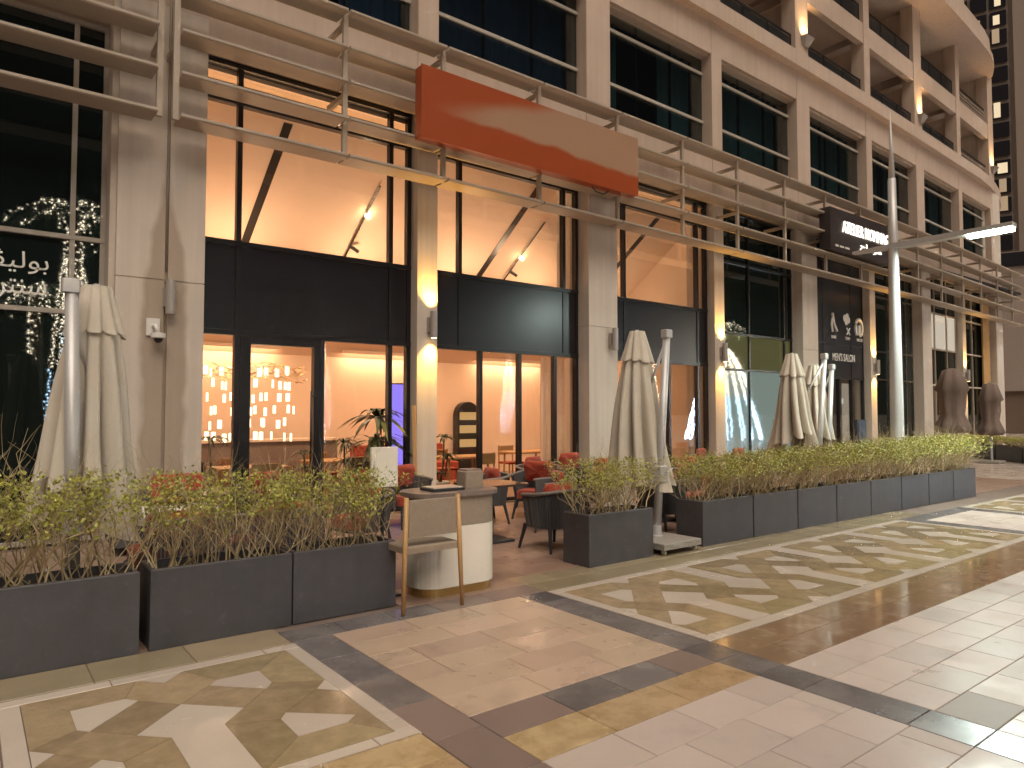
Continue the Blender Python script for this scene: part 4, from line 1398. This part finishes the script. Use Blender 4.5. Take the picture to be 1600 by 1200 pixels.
planter(5.13, 6.12, 5.31, 5.71, PH, 'lone charcoal planter standing between the oak chair and the granite slab')
shrub(5.62, 5.51, PH - 0.06, 'shrub with sparse yellow-green leaves in the lone planter', (0.95, 1.0, 0.92))
names = ['first', 'second', 'third', 'fourth', 'fifth', 'sixth', 'seventh', 'eighth']
px = 7.01
for i in range(8):
    w_ = 1.03
    a, b_ = px, px + w_
    nm = names[i]
    planter(a, b_, 5.31, 5.71, PH, '%s charcoal planter of the long row, counted from the granite slab' % nm)
    shrub((a + b_) / 2, 5.51, PH - 0.06, 'shrub in the %s planter of the long row, counted from the granite slab' % nm, (1.05, 1.15, [0.9, 0.92, 0.95, 0.98, 1.0, 1.02, 1.05, 1.05][i]), i % 2 == 0)
    px += w_ + 0.026
# far planters past the end of the terrace
for i in range(4):
    x0 = 26.6 + i * 1.0
    y0 = 7.2 + i * 1.08
    t = planter(x0 - 0.7, x0 + 0.7, y0 - 0.25, y0 + 0.25, 0.5, '%s charcoal planter of the far cross row, counted from the terrace side' % names[3 - i])
    t.rotation_euler = (0, 0, R_(47))
    s = shrub(x0, y0, 0.44, 'low dull shrub in the %s planter of the far cross row' % names[3 - i], (1.4, 1.6, 0.55), False, 'far hedge shrubs')
    s.rotation_euler = (0, 0, R_(47))
# ================================================================== PARASOLS
def canopy(seed, htop, r0, r1, lobes=9, hem=0.55, m='canvas'):
    """closed, hanging canopy round the local z axis; top at htop"""
    r = random.Random(seed)
    ph = [r.uniform(-0.25, 0.25) for _ in range(lobes)]
    am = [r.uniform(0.75, 1.25) for _ in range(lobes)]
    hm = [hem + r.choice([0.0, 0.05, 0.32, 0.40]) + r.uniform(-0.05, 0.05) for _ in range(lobes)]
    kx, ky = r.uniform(-0.1, 0.1), r.uniform(-0.1, 0.1)
    def f(u, v, flare=1.0, zlen=None):
        q = u * lobes
        i = int(q) % lobes
        s = q - int(q)
        tri = 1 - abs(2 * s - 1)               # 0 at the creases, 1 at the lobe
        fold = (1 - (1 - tri) ** 2.6) * (0.90 + 0.10 * math.sin(2 * math.pi * s * (1 + ph[i]) + 6 * ph[i]))
        bot = hm[i] if zlen is None else htop - zlen * (0.9 + 0.2 * am[i])
        bot = bot + (0.10 * (1 - fold) if zlen is None else 0.04 * (1 - fold))
        z = htop + (bot - htop) * v
        k = (htop - z) / (htop - hem)
        base = r0 + (r1 - r0) * min(1.0, k) ** 0.95
        dep = 0.12 + 0.56 * min(1, k * 1.8)
        rad = 1.16 * base * (1 - dep * (1 - fold)) * (1 + 0.42 * (am[i] - 1) * min(1, k * 1.5)) * flare
        rad *= 1 + 0.05 * math.sin(7 * k + 3 * ph[i]) 
        a = 2 * math.pi * (u + ph[i] * 0.03 * math.sin(math.pi * s)) + 0.5 * k * k * 0.6
        return (rad * math.cos(a) + kx * k * k * 0.6, rad * math.sin(a) * 0.85 + ky * k * k * 0.6, z)
    b = B().grid(lambda u, v: f(u, v), lobes * 16, 26, closeu=True)
    b.lathe([(r0 * 0.2, htop + 0.012), (r0 * 0.98, htop - 0.004)], 20)
    cap = B().grid(lambda u, v: f(u, v * 1.0, 1.07 + 0.13 * v, 0.36), lobes * 12, 8, closeu=True)
    return b, cap
def parasol(loc, rz, label, seed, mast_top=(0.18, 0.0, 2.62), can=(-0.02, 0.36), base='slab', r1=0.36, htop=2.62, hem=0.42, lean=0.0):
    t = thing('parasol', label, 'parasol', loc, R_(rz), 'closed cantilever parasols', world=False)
    z0 = 0.0
    if base == 'slab':
        b = B().cbox(-0.36, 0.30, -0.42, 0.16, 0.065, 0.135, 0.006)
        b.build('base_slab', 'granite', t)
        for (x, y) in ((-0.30, -0.36), (0.24, -0.36), (-0.30, 0.10), (0.24, 0.10)):
            c = B().lathe([(0.001, -0.014), (0.03, -0.012), (0.03, 0.012), (0.001, 0.014)], 14)
            c.v = [(x + vz, y + vx, 0.031 + vy) for vx, vy, vz in c.v]
            c.box(x - 0.022, x + 0.022, y - 0.02, y + 0.02, 0.045, 0.066)
            c.build('caster', 'offwhite', t)
        B().lathe([(0.085, 0.136), (0.085, 0.148), (0.062, 0.155), (0.062, 0.26), (0.05, 0.265)], 18).build('mast_socket', 'alu', t, smooth=False)
        z0 = 0.15
    else:
        B().cbox(-0.3, 0.3, -0.3, 0.3, 0.0, 0.08, 0.01).build('base_slab', 'granite', t)
        z0 = 0.08
    mt = Vector(mast_top)
    def mp(k):
        return Vector((mt.x * k, mt.y * k, z0 + (mt.z - z0) * k))
    B().tube([mp(0), mp(0.96)], [0.050, 0.046], 14).build('mast', 'alu', t, smooth=True)
    B().cbox(mt.x - 0.065, mt.x + 0.052, mt.y - 0.05, mt.y + 0.05, mt.z - 0.10, mt.z + 0.0, 0.010).build('mast_head', 'alu', t)
    hub = Vector((can[0] * 0.7 + mt.x * 0.3, can[1] * 0.75, 1.78))
    B().tube([mp(0.95), hub], [0.022, 0.018], 8).build('boom', 'alu', t, smooth=True)
    B().lathe([(0.03, 1.72), (0.03, 1.80)], 8, hub.x, hub.y).build('boom_joint', 'alu', t)
    cr = mp(0.30)
    b = B().cbox(cr.x - 0.065, cr.x + 0.065, cr.y - 0.075, cr.y + 0.06, cr.z - 0.11, cr.z + 0.08, 0.012)
    cb = b.build('crank_box', 'alu', t)
    B().tube([(cr.x, cr.y - 0.07, cr.z), (cr.x, cr.y - 0.12, cr.z), (cr.x + 0.09, cr.y - 0.125, cr.z + 0.05), (cr.x + 0.10, cr.y - 0.19, cr.z + 0.05)], 0.009, 6).build('crank_handle', 'alu', cb)
    cbod, cap = canopy(seed, htop, 0.085, r1, hem=hem)
    for bb, nm in ((cbod, 'canopy'), (cap, 'vent_flap')):
        bb.v = [(x + can[0] + lean * (htop - z), y + can[1], z) for x, y, z in bb.v]
        bb.build(nm, 'canvas', t, smooth=True)
    B().tube([(can[0], can[1], htop - 1.7), (can[0], can[1], htop + 0.02)], 0.022, 8).build('centre_pole', 'alu', t)
    return t
parasol((6.55, 5.63, 0), 0, 'closed beige cantilever parasol on a wheeled granite slab beside the lone planter', 4, (0.22, 0.0, 2.62), (0.08, 0.36), hem=0.36, r1=0.52)
parasol((0.655, 6.05, 0), 0, 'closed beige cantilever parasol before the dark glass with reflected fairy lights', 9, (-0.06, -0.02, 2.58), (0.13, 0.22), base='flat', hem=0.66, r1=0.41, htop=2.58)
parasol((11.75, 6.5, 0), 0, 'closed beige parasol with a leaning mast before the dark glass bay, nearer of the pair', 14, (0.36, 0.0, 2.66), (-0.46, 0.15), base='flat', hem=0.78, r1=0.50)
parasol((12.95, 6.95, 0), 0, 'closed beige parasol half hidden behind the leaning mast, farther of the pair', 23, (0.26, 0.0, 2.54), (0.05, 0.25), base='flat', hem=0.75, r1=0.46, htop=2.52)
# wrapped brown parasols farther on
for i, (x, y, lab) in enumerate(((23.1, 8.5, 'wrapped brown parasol tied at its waist, before the bright shop'), (26.1, 8.5, 'slim wrapped brown parasol near the rounded end pier'))):
    t = thing('wrapped_parasol', lab, 'parasol', (x, y, 0))
    k = 1.0 if i == 0 else 0.78
    prof = [(0.06, 2.92), (0.22, 2.86), (0.40, 2.30), (0.34, 2.22), (0.33, 1.9), (0.27, 1.55), (0.38, 1.30), (0.44, 1.10), (0.36, 1.02), (0.10, 1.0)]
    b = B()
    rr = random.Random(40 + i)
    phs = [rr.uniform(0, 6) for _ in prof]
    n = 28
    o_ = 0
    for j, (r, z) in enumerate(prof):
        for q in range(n):
            a = 2 * math.pi * q / n
            rad = r * k * (1 + 0.13 * math.sin(6 * a + phs[0]) + 0.06 * math.sin(11 * a + phs[j]))
            b.v.append((x + rad * math.cos(a), y + rad * math.sin(a), z if i == 0 else z * 0.88))
    for j in range(len(prof) - 1):
        for q in range(n):
            b.f.append((j * n + q, j * n + (q + 1) % n, (j + 1) * n + (q + 1) % n, (j + 1) * n + q))
    b.build('canopy', 'canvas_brown', t, smooth=True)
    B().tube([(x, y, 0.05), (x, y, 2.6)], 0.035, 8).build('pole', 'alu', t)
    B().cbox(x - 0.3, x + 0.3, y - 0.3, y + 0.3, 0, 0.08, 0.01).build('base', 'granite', t)

# ================================================================== WALL LAMPS, CAMERA
def sconce(x, z, y, label, lit=True, power=14, w_=0.06):
    t = thing('wall_lamp', label, 'wall lamp', (x, y, z), 0, 'wall lamps on the pillars')
    B().box(x - 0.05, x + 0.03, y - 0.05, y, z + 0.10, z + 0.34).build('back_plate', 'sconce', t)
    n = 16
    b = B()
    b.lathe([(w_ - 0.012, z + 0.02), (w_, z), (w_, z + 0.44), (w_ - 0.012, z + 0.43)], n, x + 0.02, y - 0.05 - w_)
    b.build('lamp_body', 'sconce', t, smooth=False)
    if lit:
        B().lathe([(w_ - 0.018, z - 0.004), (w_ - 0.018, z - 0.001)], n, x + 0.02, y - 0.05 - w_).build('lamp_lens', 'warm_lamp', t)
        for dz, dr in ((-0.012, (0, 0.14, -1)), (0.455, (0, 0.14, 1))):
            l = bpy.data.lights.new('lamp_glow', 'SPOT')
            l.energy = power * (20.0 if dz < 0 else 16.0)
            l.color = (1.0, 0.52, 0.10)
            l.spot_size = R_(96)
            l.spot_blend = 1.0
            l.shadow_soft_size = 0.03
            o = bpy.data.objects.new('lamp_glow', l)
            COL.objects.link(o)
            o.parent = t
            o.location = (0.02, -0.05 - w_, dz)
            o.rotation_euler = Vector(dr).to_track_quat('-Z', 'Y').to_euler()
    return t
sconce(6.03, 2.83, D, 'grey cylinder wall lamp glowing amber on the narrow pillar beside the entrance shopfront')
sconce(14.03, 2.80, D + bend(14), 'grey cylinder wall lamp glowing amber on the narrow pillar by the green lit glass')
sconce(22.03, 2.78, D + bend(22), 'grey cylinder wall lamp glowing amber on the narrow pillar beside the salon')
sconce(30.0, 2.8, D + bend(30), 'grey cylinder wall lamp glowing amber on the far narrow pillar')
sconce(10.18, 2.85, D - 0.10, 'unlit grey cylinder wall lamp on the wide pillar behind the closed parasol', False)
sconce(2.02, 2.86, D - 0.15, 'unlit long grey cylinder wall lamp on the stained pillar', False)
# upper sconces on the balcony piers
for x, lab in ((18.15, 'amber uplight at the foot of the balcony pier above the lit letters sign'), (26.15, 'amber uplight at the foot of the middle balcony pier'), (34.1, 'amber uplight at the foot of the last balcony pier, by the tower')):
    y = D + bend(x) - 0.02
    t = thing('pier_uplight', lab, 'wall lamp', (x, y, 11.75), 0, 'uplights on the balcony piers')
    B().add([(x - 0.22, y - 0.16, 11.98), (x + 0.22, y - 0.16, 11.98), (x + 0.22, y + 0.02, 11.98), (x - 0.22, y + 0.02, 11.98), (x - 0.10, y - 0.04, 11.72), (x + 0.10, y - 0.04, 11.72), (x + 0.10, y + 0.02, 11.72), (x - 0.10, y + 0.02, 11.72)],
            [(0, 1, 2, 3), (7, 6, 5, 4), (0, 4, 5, 1), (1, 5, 6, 2), (2, 6, 7, 3), (3, 7, 4, 0)]).build('lamp_body', 'sconce', t)
    area('lamp_glow', (x, y - 0.09, 11.99), (0, 0.22, 1), 0.34, 0.10, 15, (1.0, 0.60, 0.25), t, 90)
# security camera on the stained pillar
sc_ = thing('security_camera', 'small white dome security camera on the stained pillar', 'camera', (1.84, D - 0.15, 2.6))
B().cbox(1.78, 1.94, D - 0.175, D - 0.152, 2.58, 2.80, 0.004).build('mount_plate', 'offwhite', sc_)
B().tube([(1.87, D - 0.175, 2.70), (1.87, D - 0.27, 2.70), (1.90, D - 0.29, 2.60)], 0.028, 8).build('arm', 'offwhite', sc_, smooth=True)
B().lathe([(0.03, 2.61), (0.085, 2.60), (0.088, 2.545), (0.07, 2.535)], 16, 1.90, D - 0.29).build('housing', 'offwhite', sc_, smooth=False)
B().lathe([(0.055, 2.534), (0.05, 2.505), (0.03, 2.485), (0.004, 2.478)], 14, 1.90, D - 0.29).build('dome', 'black', sc_, smooth=True)

# ================================================================== STREET LAMPS
def street_lamp(x, y, rz, label, power=None, hz=4.74, tip=7.36):
    t = thing('street_lamp', label, 'street lamp', (x, y, 0), R_(rz), 'tapered street lamps', world=False)
    B().lathe([(0.15, 0.0), (0.15, 0.03), (0.125, 0.04), (0.115, 1.5), (0.09, hz - 0.1), (0.085, hz + 0.1), (0.07, hz + 1.3)], 18).build('post', 'alu', t, smooth=True)
    B().lathe([(0.06, hz + 1.302), (0.03, hz + 1.9), (0.004, tip)], 12).build('spire', 'alu', t, smooth=True)
    # arm: flat box tapering to the lamp end (-y) with a short tail (+y)
    a = B()
    a.add([(-0.07, 0.75, hz - 0.02), (0.07, 0.75, hz - 0.02), (0.07, 0.75, hz + 0.03), (-0.07, 0.75, hz + 0.03),
           (-0.09, -0.2, hz - 0.05), (0.09, -0.2, hz - 0.05), (0.09, -0.2, hz + 0.06), (-0.09, -0.2, hz + 0.06),
           (-0.11, -1.95, hz - 0.02), (0.11, -1.95, hz - 0.02), (0.11, -1.95, hz + 0.05), (-0.11, -1.95, hz + 0.05)],
          [(0, 1, 2, 3), (11, 10, 9, 8)] + [(r * 4 + i, r * 4 + (i + 1) % 4, r * 4 + 4 + (i + 1) % 4, r * 4 + 4 + i) for r in (0, 1) for i in range(4)])
    a.build('arm', 'alu', t)
    h = B().cbox(-0.095, 0.095, -1.93, -1.26, hz - 0.085, hz - 0.022, 0.012).build('lamp_lens', 'cool_lamp', t)
    if power:
        l = bpy.data.lights.new('lamp_glow', 'AREA')
        l.shape = 'RECTANGLE'
        l.size, l.size_y = 0.16, 0.6
        l.energy = power
        l.color = (0.84, 1.0, 0.92)
        l.spread = R_(179)
        o = bpy.data.objects.new('lamp_glow', l)
        COL.objects.link(o)
        o.parent = t
        o.location = (0, -1.58, hz - 0.09)
    return t
street_lamp(13.8, 6.02, 0, 'tall silver street lamp with a spire, its lit head over the long planter row', 330)
street_lamp(45.5, 17.2, 25, 'far lit street lamp beyond the rounded end of the building', 120, 4.3, 8.5)
# lamps of the other side of the promenade, behind the viewer: seen in the glass and on the ground
for x, y, ll_ in ((4.5, -9.0, 'entrance shopfront'), (22.0, -7.0, 'salon'), (40.0, -9.0, 'round end of the hotel')):
    street_lamp(x, y, 180, 'silver street lamp across the promenade, opposite the ' + ll_, 260, 5.2, 7.9)

# ================================================================== FAIRY-LIT PALMS (seen in the dark glass)
def palm(x, y, h, label, seed, drape):
    r = random.Random(seed)
    t = thing('palm_tree', label, 'palm tree', (x, y, 0), 0, 'palms wrapped in fairy lights')
    tr = B().tube([(x, y, 0), (x + 0.05, y, h * 0.5), (x, y, h * 0.78)], [0.24, 0.18, 0.16], 10)
    tr.build('trunk', 'trunk', t, smooth=True)
    fr = B()
    warm, cool = B(), B()
    def bulb(bb, p, s=0.013):
        x_, y_, z_ = p
        bb.add([(x_ - s, y_, z_), (x_ + s, y_, z_), (x_, y_ - s, z_), (x_, y_ + s, z_), (x_, y_, z_ - s), (x_, y_, z_ + s)], [(0, 2, 5), (2, 1, 5), (1, 3, 5), (3, 0, 5), (2, 0, 4), (1, 2, 4), (3, 1, 4), (0, 3, 4)])
    zc = h * 0.78
    for i in range(26):
        az = 2 * math.pi * i / 26 + r.uniform(-0.1, 0.1)
        L = r.uniform(1.4, 2.0)
        up = r.uniform(0.2, 1.2)
        pts = []
        for k in range(8):
            s = k / 7
            rad = L * s * (0.8 if up > 0.8 else 1)
            pts.append(Vector((x + rad * math.cos(az), y + rad * math.sin(az), zc + L * (up * s - (0.5 + up * 0.8) * s * s))))
        fr.tube(pts, [0.02 * (1 - k / 9) for k in range(8)], 4, caps=False)
        for k in range(1, 8):
            d_ = (pts[k] - pts[k - 1]).normalized()
            sd = d_.cross(Vector((0, 0, 1))).normalized()
            for m_ in range(4):
                p = pts[k - 1].lerp(pts[k], m_ / 4)
                for sg_ in (-1, 1):
                    e = p + sd * sg_ * 0.30 + d_ * 0.18 - Vector((0, 0, 0.10))
                    q = d_ * 0.02
                    fr.add([p - q, p + q, e], [(0, 1, 2)])
        if i % 3 == 0:
            for k in range(22):
                p = pts[min(7, int(k / 22 * 7))].lerp(pts[min(7, int(k / 22 * 7) + 1)], (k / 22 * 7) % 1)
                bulb(warm, (p.x + r.gauss(0, 0.05), p.y + r.gauss(0, 0.05), p.z + r.gauss(0, 0.05)), 0.015)
    tag(fr.build('fronds', 'leaf_dark', t), kind='stuff')
    for i in range(420 if drape else 300):
        a = r.uniform(0, 6.28)
        z = r.uniform(0.2, zc)
        bulb(cool if z < h * 0.42 and r.random() < 0.85 else warm, (x + (0.25 if drape else 0.17) * math.cos(a), y + (0.25 if drape else 0.17) * math.sin(a), z), 0.013)
    if drape:
        nl_ = 9 if drape < 1 else 18
        for i in range(nl_):
            az = 2 * math.pi * i / nl_
            for k in range(60):
                s = k / 59
                rad = 0.2 + drape * s ** 0.6
                z = h * 0.62 * (1 - s) + 0.1
                bulb(cool if z < h * 0.3 else warm, (x + rad * math.cos(az) + r.gauss(0, 0.03), y + rad * math.sin(az) + r.gauss(0, 0.03), z), 0.013 if drape < 1 else 0.03)
    tag(warm.build('fairy_lights', 'fairy_warm', t), kind='stuff')
    tag(cool.build('fairy_lights', 'fairy_cool', t), kind='stuff')
    return t
palm(2.45, -4.0, 9.7, 'palm wrapped in dense white fairy lights, mirrored in the dark glass bay', 51, 0.5)
palm(1.62, -5.2, 6.6, 'shorter palm with a narrow column of blue-white fairy lights, mirrored in the dark glass bay', 52, 0.0)
palm(36.0, -4.0, 8.6, 'palm under a wide tent of fairy lights, mirrored in the green lit glass', 53, 2.2)

_pt = [o for o in bpy.data.objects if o.name.startswith('palm_tree')][0]
for x, y, k_, lab in ((13.6, -12.0, 0.80, 'fairy-lit palm across the promenade, mirrored in the first restaurant windows'), (26.0, -13.0, 0.75, 'fairy-lit palm across the promenade, mirrored in the folding glass panels'), (40.0, -13.0, 0.8, 'fairy-lit palm across the promenade, mirrored in the window behind the closed parasol')):
    c_ = copy_tree(_pt)  # unseen palms added to put sparkles in the restaurant glass
    c_.location = (x, y, 0)
    c_.scale = (k_, k_, k_)
    c_.rotation_euler = (0, 0, x)
    c_['label'] = lab
# ================================================================== BACKGROUND TOWER AND WALLS
def place(px_ratio, dist):
    pass
tw = thing('office_tower', 'dark glazed tower with a grid of pale frames and a few lit windows', 'building', (118, 32, 0))
A_ = R_(-70)                 # plane of the tower face: runs along (cos, sin) of this angle
ex = Vector((math.sin(R_(20)), -math.cos(R_(20)), 0))
ey = Vector((math.cos(R_(20)), math.sin(R_(20)), 0))
O = Vector((112, 44.0, 0))
def tq(u0, u1, w0, w1, z0, z1):
    vs = []
    for z in (z0, z1):
        for (u, w__) in ((u0, w0), (u1, w0), (u1, w1), (u0, w1)):
            p = O + ex * u + ey * w__
            vs.append((p.x, p.y, z))
    return B().add(vs, [(0, 3, 2, 1), (4, 5, 6, 7), (0, 1, 5, 4), (1, 2, 6, 5), (2, 3, 7, 6), (3, 0, 4, 7)])
tq(-6, 26, 0.5, 10, 0, 110).build('tower_wall', 'tower_frame', tw)
rt = random.Random(77)
CW, FH = 2.3, 2.7
for c in range(13):
    for f_ in range(4, 24):
        u0 = -5.6 + c * CW
        q = rt.random() * (0.42 if 4 < c < 8 else 1.0)
        m = 'win_warm' if q < 0.07 else 'win_dim' if q < 0.24 else 'tower_glass'
        pn = tq(u0 + 0.18, u0 + CW - 0.18, 0.30, 0.45, f_ * FH + 0.3, (f_ + 1) * FH - 0.3).build('window', m if m == 'tower_glass' else 'tower_glass', tw)
        if m != 'tower_glass':
            s0 = rt.uniform(0.3, 0.8)
            tq(u0 + s0, u0 + s0 + rt.uniform(0.6, 1.2), 0.26, 0.29, f_ * FH + 0.5, f_ * FH + rt.uniform(1.4, 2.7)).build('pane', m, pn)
# nearer plain wall blocks at the right
fw = thing('neighbour_building', 'plain grey-brown wall of the neighbouring building past the round pier', 'building', (64, 22, 0))
O = Vector((62, 25.5, 0))
tq(-9, 22, 0, 8, 3.3, 14.2).build('upper_wall', 'far_wall', fw)
tq(-9, 22, 0.3, 8, 0, 3.298).build('lower_wall', 'far_brown', fw)
tq(-2, 22, -0.15, -0.01, 13.0, 14.1).build('window', 'tower_glass', fw)
pr_ = thing('side_building', 'plain brown edge of a tall building at the far right', 'building', (75, 22, 0))
O = Vector((84, 24.4, 0))
tq(0, 9, 0, 6, 0, 90).build('wall', 'far_wall', pr_)
tq(1.5, 2.2, -0.2, -0.01, 2, 90).build('pier', 'far_wall', pr_)

# ================================================================== MORE SHOP INTERIORS AND TERRACE PIECES
# salon: self-glowing blue and peach walls, globe added for a reflection, black totem outside
st(B().box(18.5, 21.8, D + 2.6, D + 2.7, 0, 3.0).build('interior_wall', 'lit_blue', None, warp=True))  # wall emits its own glow in place of room light
st(B().box(18.5, 21.8, D + 0.4, D + 2.6, -0.01, 0.01).build('interior_floor', 'plaster_floor', None, warp=True))
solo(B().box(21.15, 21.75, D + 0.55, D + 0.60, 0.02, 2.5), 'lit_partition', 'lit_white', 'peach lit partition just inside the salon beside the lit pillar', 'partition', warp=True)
gl_ = thing('globe_lamp', 'white globe lamp glowing inside the salon doorway', 'lamp', (20.1, D + 1.4, 1.5))
b = B()
for j in range(9):
    pass
b.lathe([(0.10 * math.sin(math.pi * (0.04 + 0.92 * j / 8)), 1.98 - 0.10 * math.cos(math.pi * (0.04 + 0.92 * j / 8))) for j in range(9)], 16, 20.1, D + 1.4)
b.build('globe', 'cool_lamp', gl_, smooth=True)
B().tube([(20.1, D + 1.4, 2.08), (20.1, D + 1.4, 2.9)], 0.01, 6).build('cord', 'black', gl_)
tt = thing('menu_totem', 'slim black menu totem standing outside the salon door', 'sign', (18.95, 9.2, 0))
B().cbox(18.70, 19.20, 9.17, 9.27, 0.03, 1.42, 0.01).build('totem_body', 'leg', tt)
B().cbox(18.74, 19.16, 9.160, 9.168, 0.35, 1.36, 0.002).build('totem_face', 'panel', tt)
B().cbox(18.68, 19.22, 9.08, 9.36, 0.0, 0.03, 0.005).build('foot', 'leg', tt)
# bright shop with vertical strings of lights
st(B().box(26.5, 29.8, D + 1.6, D + 1.7, 0, 3.0).build('interior_wall', 'lit_white', None, warp=True))  # back wall glows by itself to stand for a lit room
rs = random.Random(91)
sg_ = thing('string_lights', 'vertical strings of yellow fairy lights in the bright shop window', 'lights', (28.0, D + 0.6 + bend(28), 0))
for q in range(7):
    b = B()
    xq = 26.7 + q * 0.46
    for k in range(26):
        x_, y_, z_, s_ = xq + rs.gauss(0, 0.05), D + 0.6 + bend(28), 0.6 + k * 0.13, 0.022
        b.add([(x_ - s_, y_, z_), (x_ + s_, y_, z_), (x_, y_ - s_, z_), (x_, y_ + s_, z_), (x_, y_, z_ - s_), (x_, y_, z_ + s_)], [(0, 2, 5), (2, 1, 5), (1, 3, 5), (3, 0, 5), (2, 0, 4), (1, 2, 4), (3, 1, 4), (0, 3, 4)])
    b.build('light_string', 'fairy_warm2', sg_)
# amber timber panel in the last bay
solo(B().box(32.6, 33.45, D + 0.10, D + 0.16, 1.0, 6.3), 'timber_panel', 'wood', 'amber timber panel in the last shopfront beside the rounded end pier', 'panel', warp=True)
# long dark rope sofa behind the left hedge
def rope_sofa(x0, x1, y0, y1, label, cl):
    t = thing('rope_sofa', label, 'sofa', ((x0 + x1) / 2, (y0 + y1) / 2, 0))
    B().cbox(x0, x1, y0, y1, 0.12, 0.30, 0.02).build('base', 'rope', t)
    b = B()
    n = int((x1 - x0) / 0.03)
    for i in range(n):
        xx = x0 + 0.015 + (x1 - x0 - 0.03) * i / (n - 1)
        b.box(xx - 0.009, xx + 0.009, y0, y0 + 0.02, 0.302, 0.68)
    tag(b.build('rope_back', 'rope', t), kind='stuff')
    B().tube([(x0, y0 + 0.01, 0.69), (x1, y0 + 0.01, 0.69)], 0.02, 8).build('rim', 'rim', t, smooth=True)
    B().cbox(x0 + 0.02, x1 - 0.02, y0 + 0.05, y1 - 0.02, 0.302, 0.43, 0.03).build('seat_pad', 'cushion', t)
    for xx in (x0 + 0.08, x1 - 0.08):
        for yy_ in (y0 + 0.06, y1 - 0.06):
            B().tube([(xx, yy_, 0.12), (xx, yy_, 0.0)], [0.025, 0.016], 8).build('leg', 'leg', t)
    for i, xx in enumerate((x0 + 0.35, x1 - 0.35)):
        cushion(xx, y0 + 0.15, 0.60, 0, -14, cl[i], (1.15, 1, 1.0))
rope_sofa(1.15, 2.75, 6.45, 7.15, 'long dark rope sofa with its back to the left hedge', ('red cushion on the hedge-side rope sofa, at its parasol end', 'red cushion on the hedge-side rope sofa, at its podium end'))
rope_sofa(8.2, 9.8, 6.1, 6.8, 'long dark rope sofa with its back to the first planters of the long row', ('red cushion on the planter-row rope sofa, at its granite slab end', 'red cushion on the planter-row rope sofa, at its street lamp end'))

# ---- the rest of the paving, farther off or beside the picture: joined
def slab_field(x0, x1, ya, yb, ln, m, starts=(0.0,)):
    b = B()
    y, i = yb, 0
    g = 0.0028
    while y > ya + 0.05:
        y0 = max(ya, y - ME)
        x = x0
        e = x0 + (ln if not starts[i % len(starts)] else starts[i % len(starts)])
        while x < x1 - 0.02:
            e = min(e, x1)
            b.add([(x + g, y0 + g, 0), (e - g, y0 + g, 0), (e - g, y - g, 0), (x + g, y - g, 0), (x + g, y0 + g, -0.009), (e - g, y0 + g, -0.009), (e - g, y - g, -0.009), (x + g, y - g, -0.009)],
                  [(0, 1, 2, 3), (4, 5, 1, 0), (5, 6, 2, 1), (6, 7, 3, 2), (7, 4, 0, 3)])
            x = e
            e = x + ln
        y = y0
        i += 1
    if b.v:
        tag(b.build('paving_slabs', m, bed), kind='stuff')
yend = 2.532 - 5 * ME
for i in range(5):
    y1 = 2.532 - i * ME
    slab_field(XM[i], 20.0, y1 - ME, y1, 0.45, 'pink', (0.45 - [0.0, 0.2, 0.1][i % 3],))
slab_field(4.161, 20.0, -3.0, yend, 0.45, 'pink', (0.44, 0.22, 0.35))
slab_field(2.138, 3.868, -3.0, yend, 0.46, 'pink', (0.2, 0.46))
slab_field(3.868, 4.161, -3.0, band_end[3.868], 0.6, 'slate')
slab_field(1.845, 2.138, -3.0, band_end[1.845], 0.6, 'umber')
slab_field(-3.0, 1.845, -3.0, 2.532, 0.46, 'pink', (0.2, 0.46))
slab_field(-3.0, -0.6, 2.532, 3.13, 0.55, 'goldpale', (0.3, 0.55))
slab_field(-3.0, -0.6, 3.13, 4.88, 0.55, 'pink', (0.3, 0.55))
slab_field(-3.0, -0.5, 4.88, 5.17, 0.57, 'olive')
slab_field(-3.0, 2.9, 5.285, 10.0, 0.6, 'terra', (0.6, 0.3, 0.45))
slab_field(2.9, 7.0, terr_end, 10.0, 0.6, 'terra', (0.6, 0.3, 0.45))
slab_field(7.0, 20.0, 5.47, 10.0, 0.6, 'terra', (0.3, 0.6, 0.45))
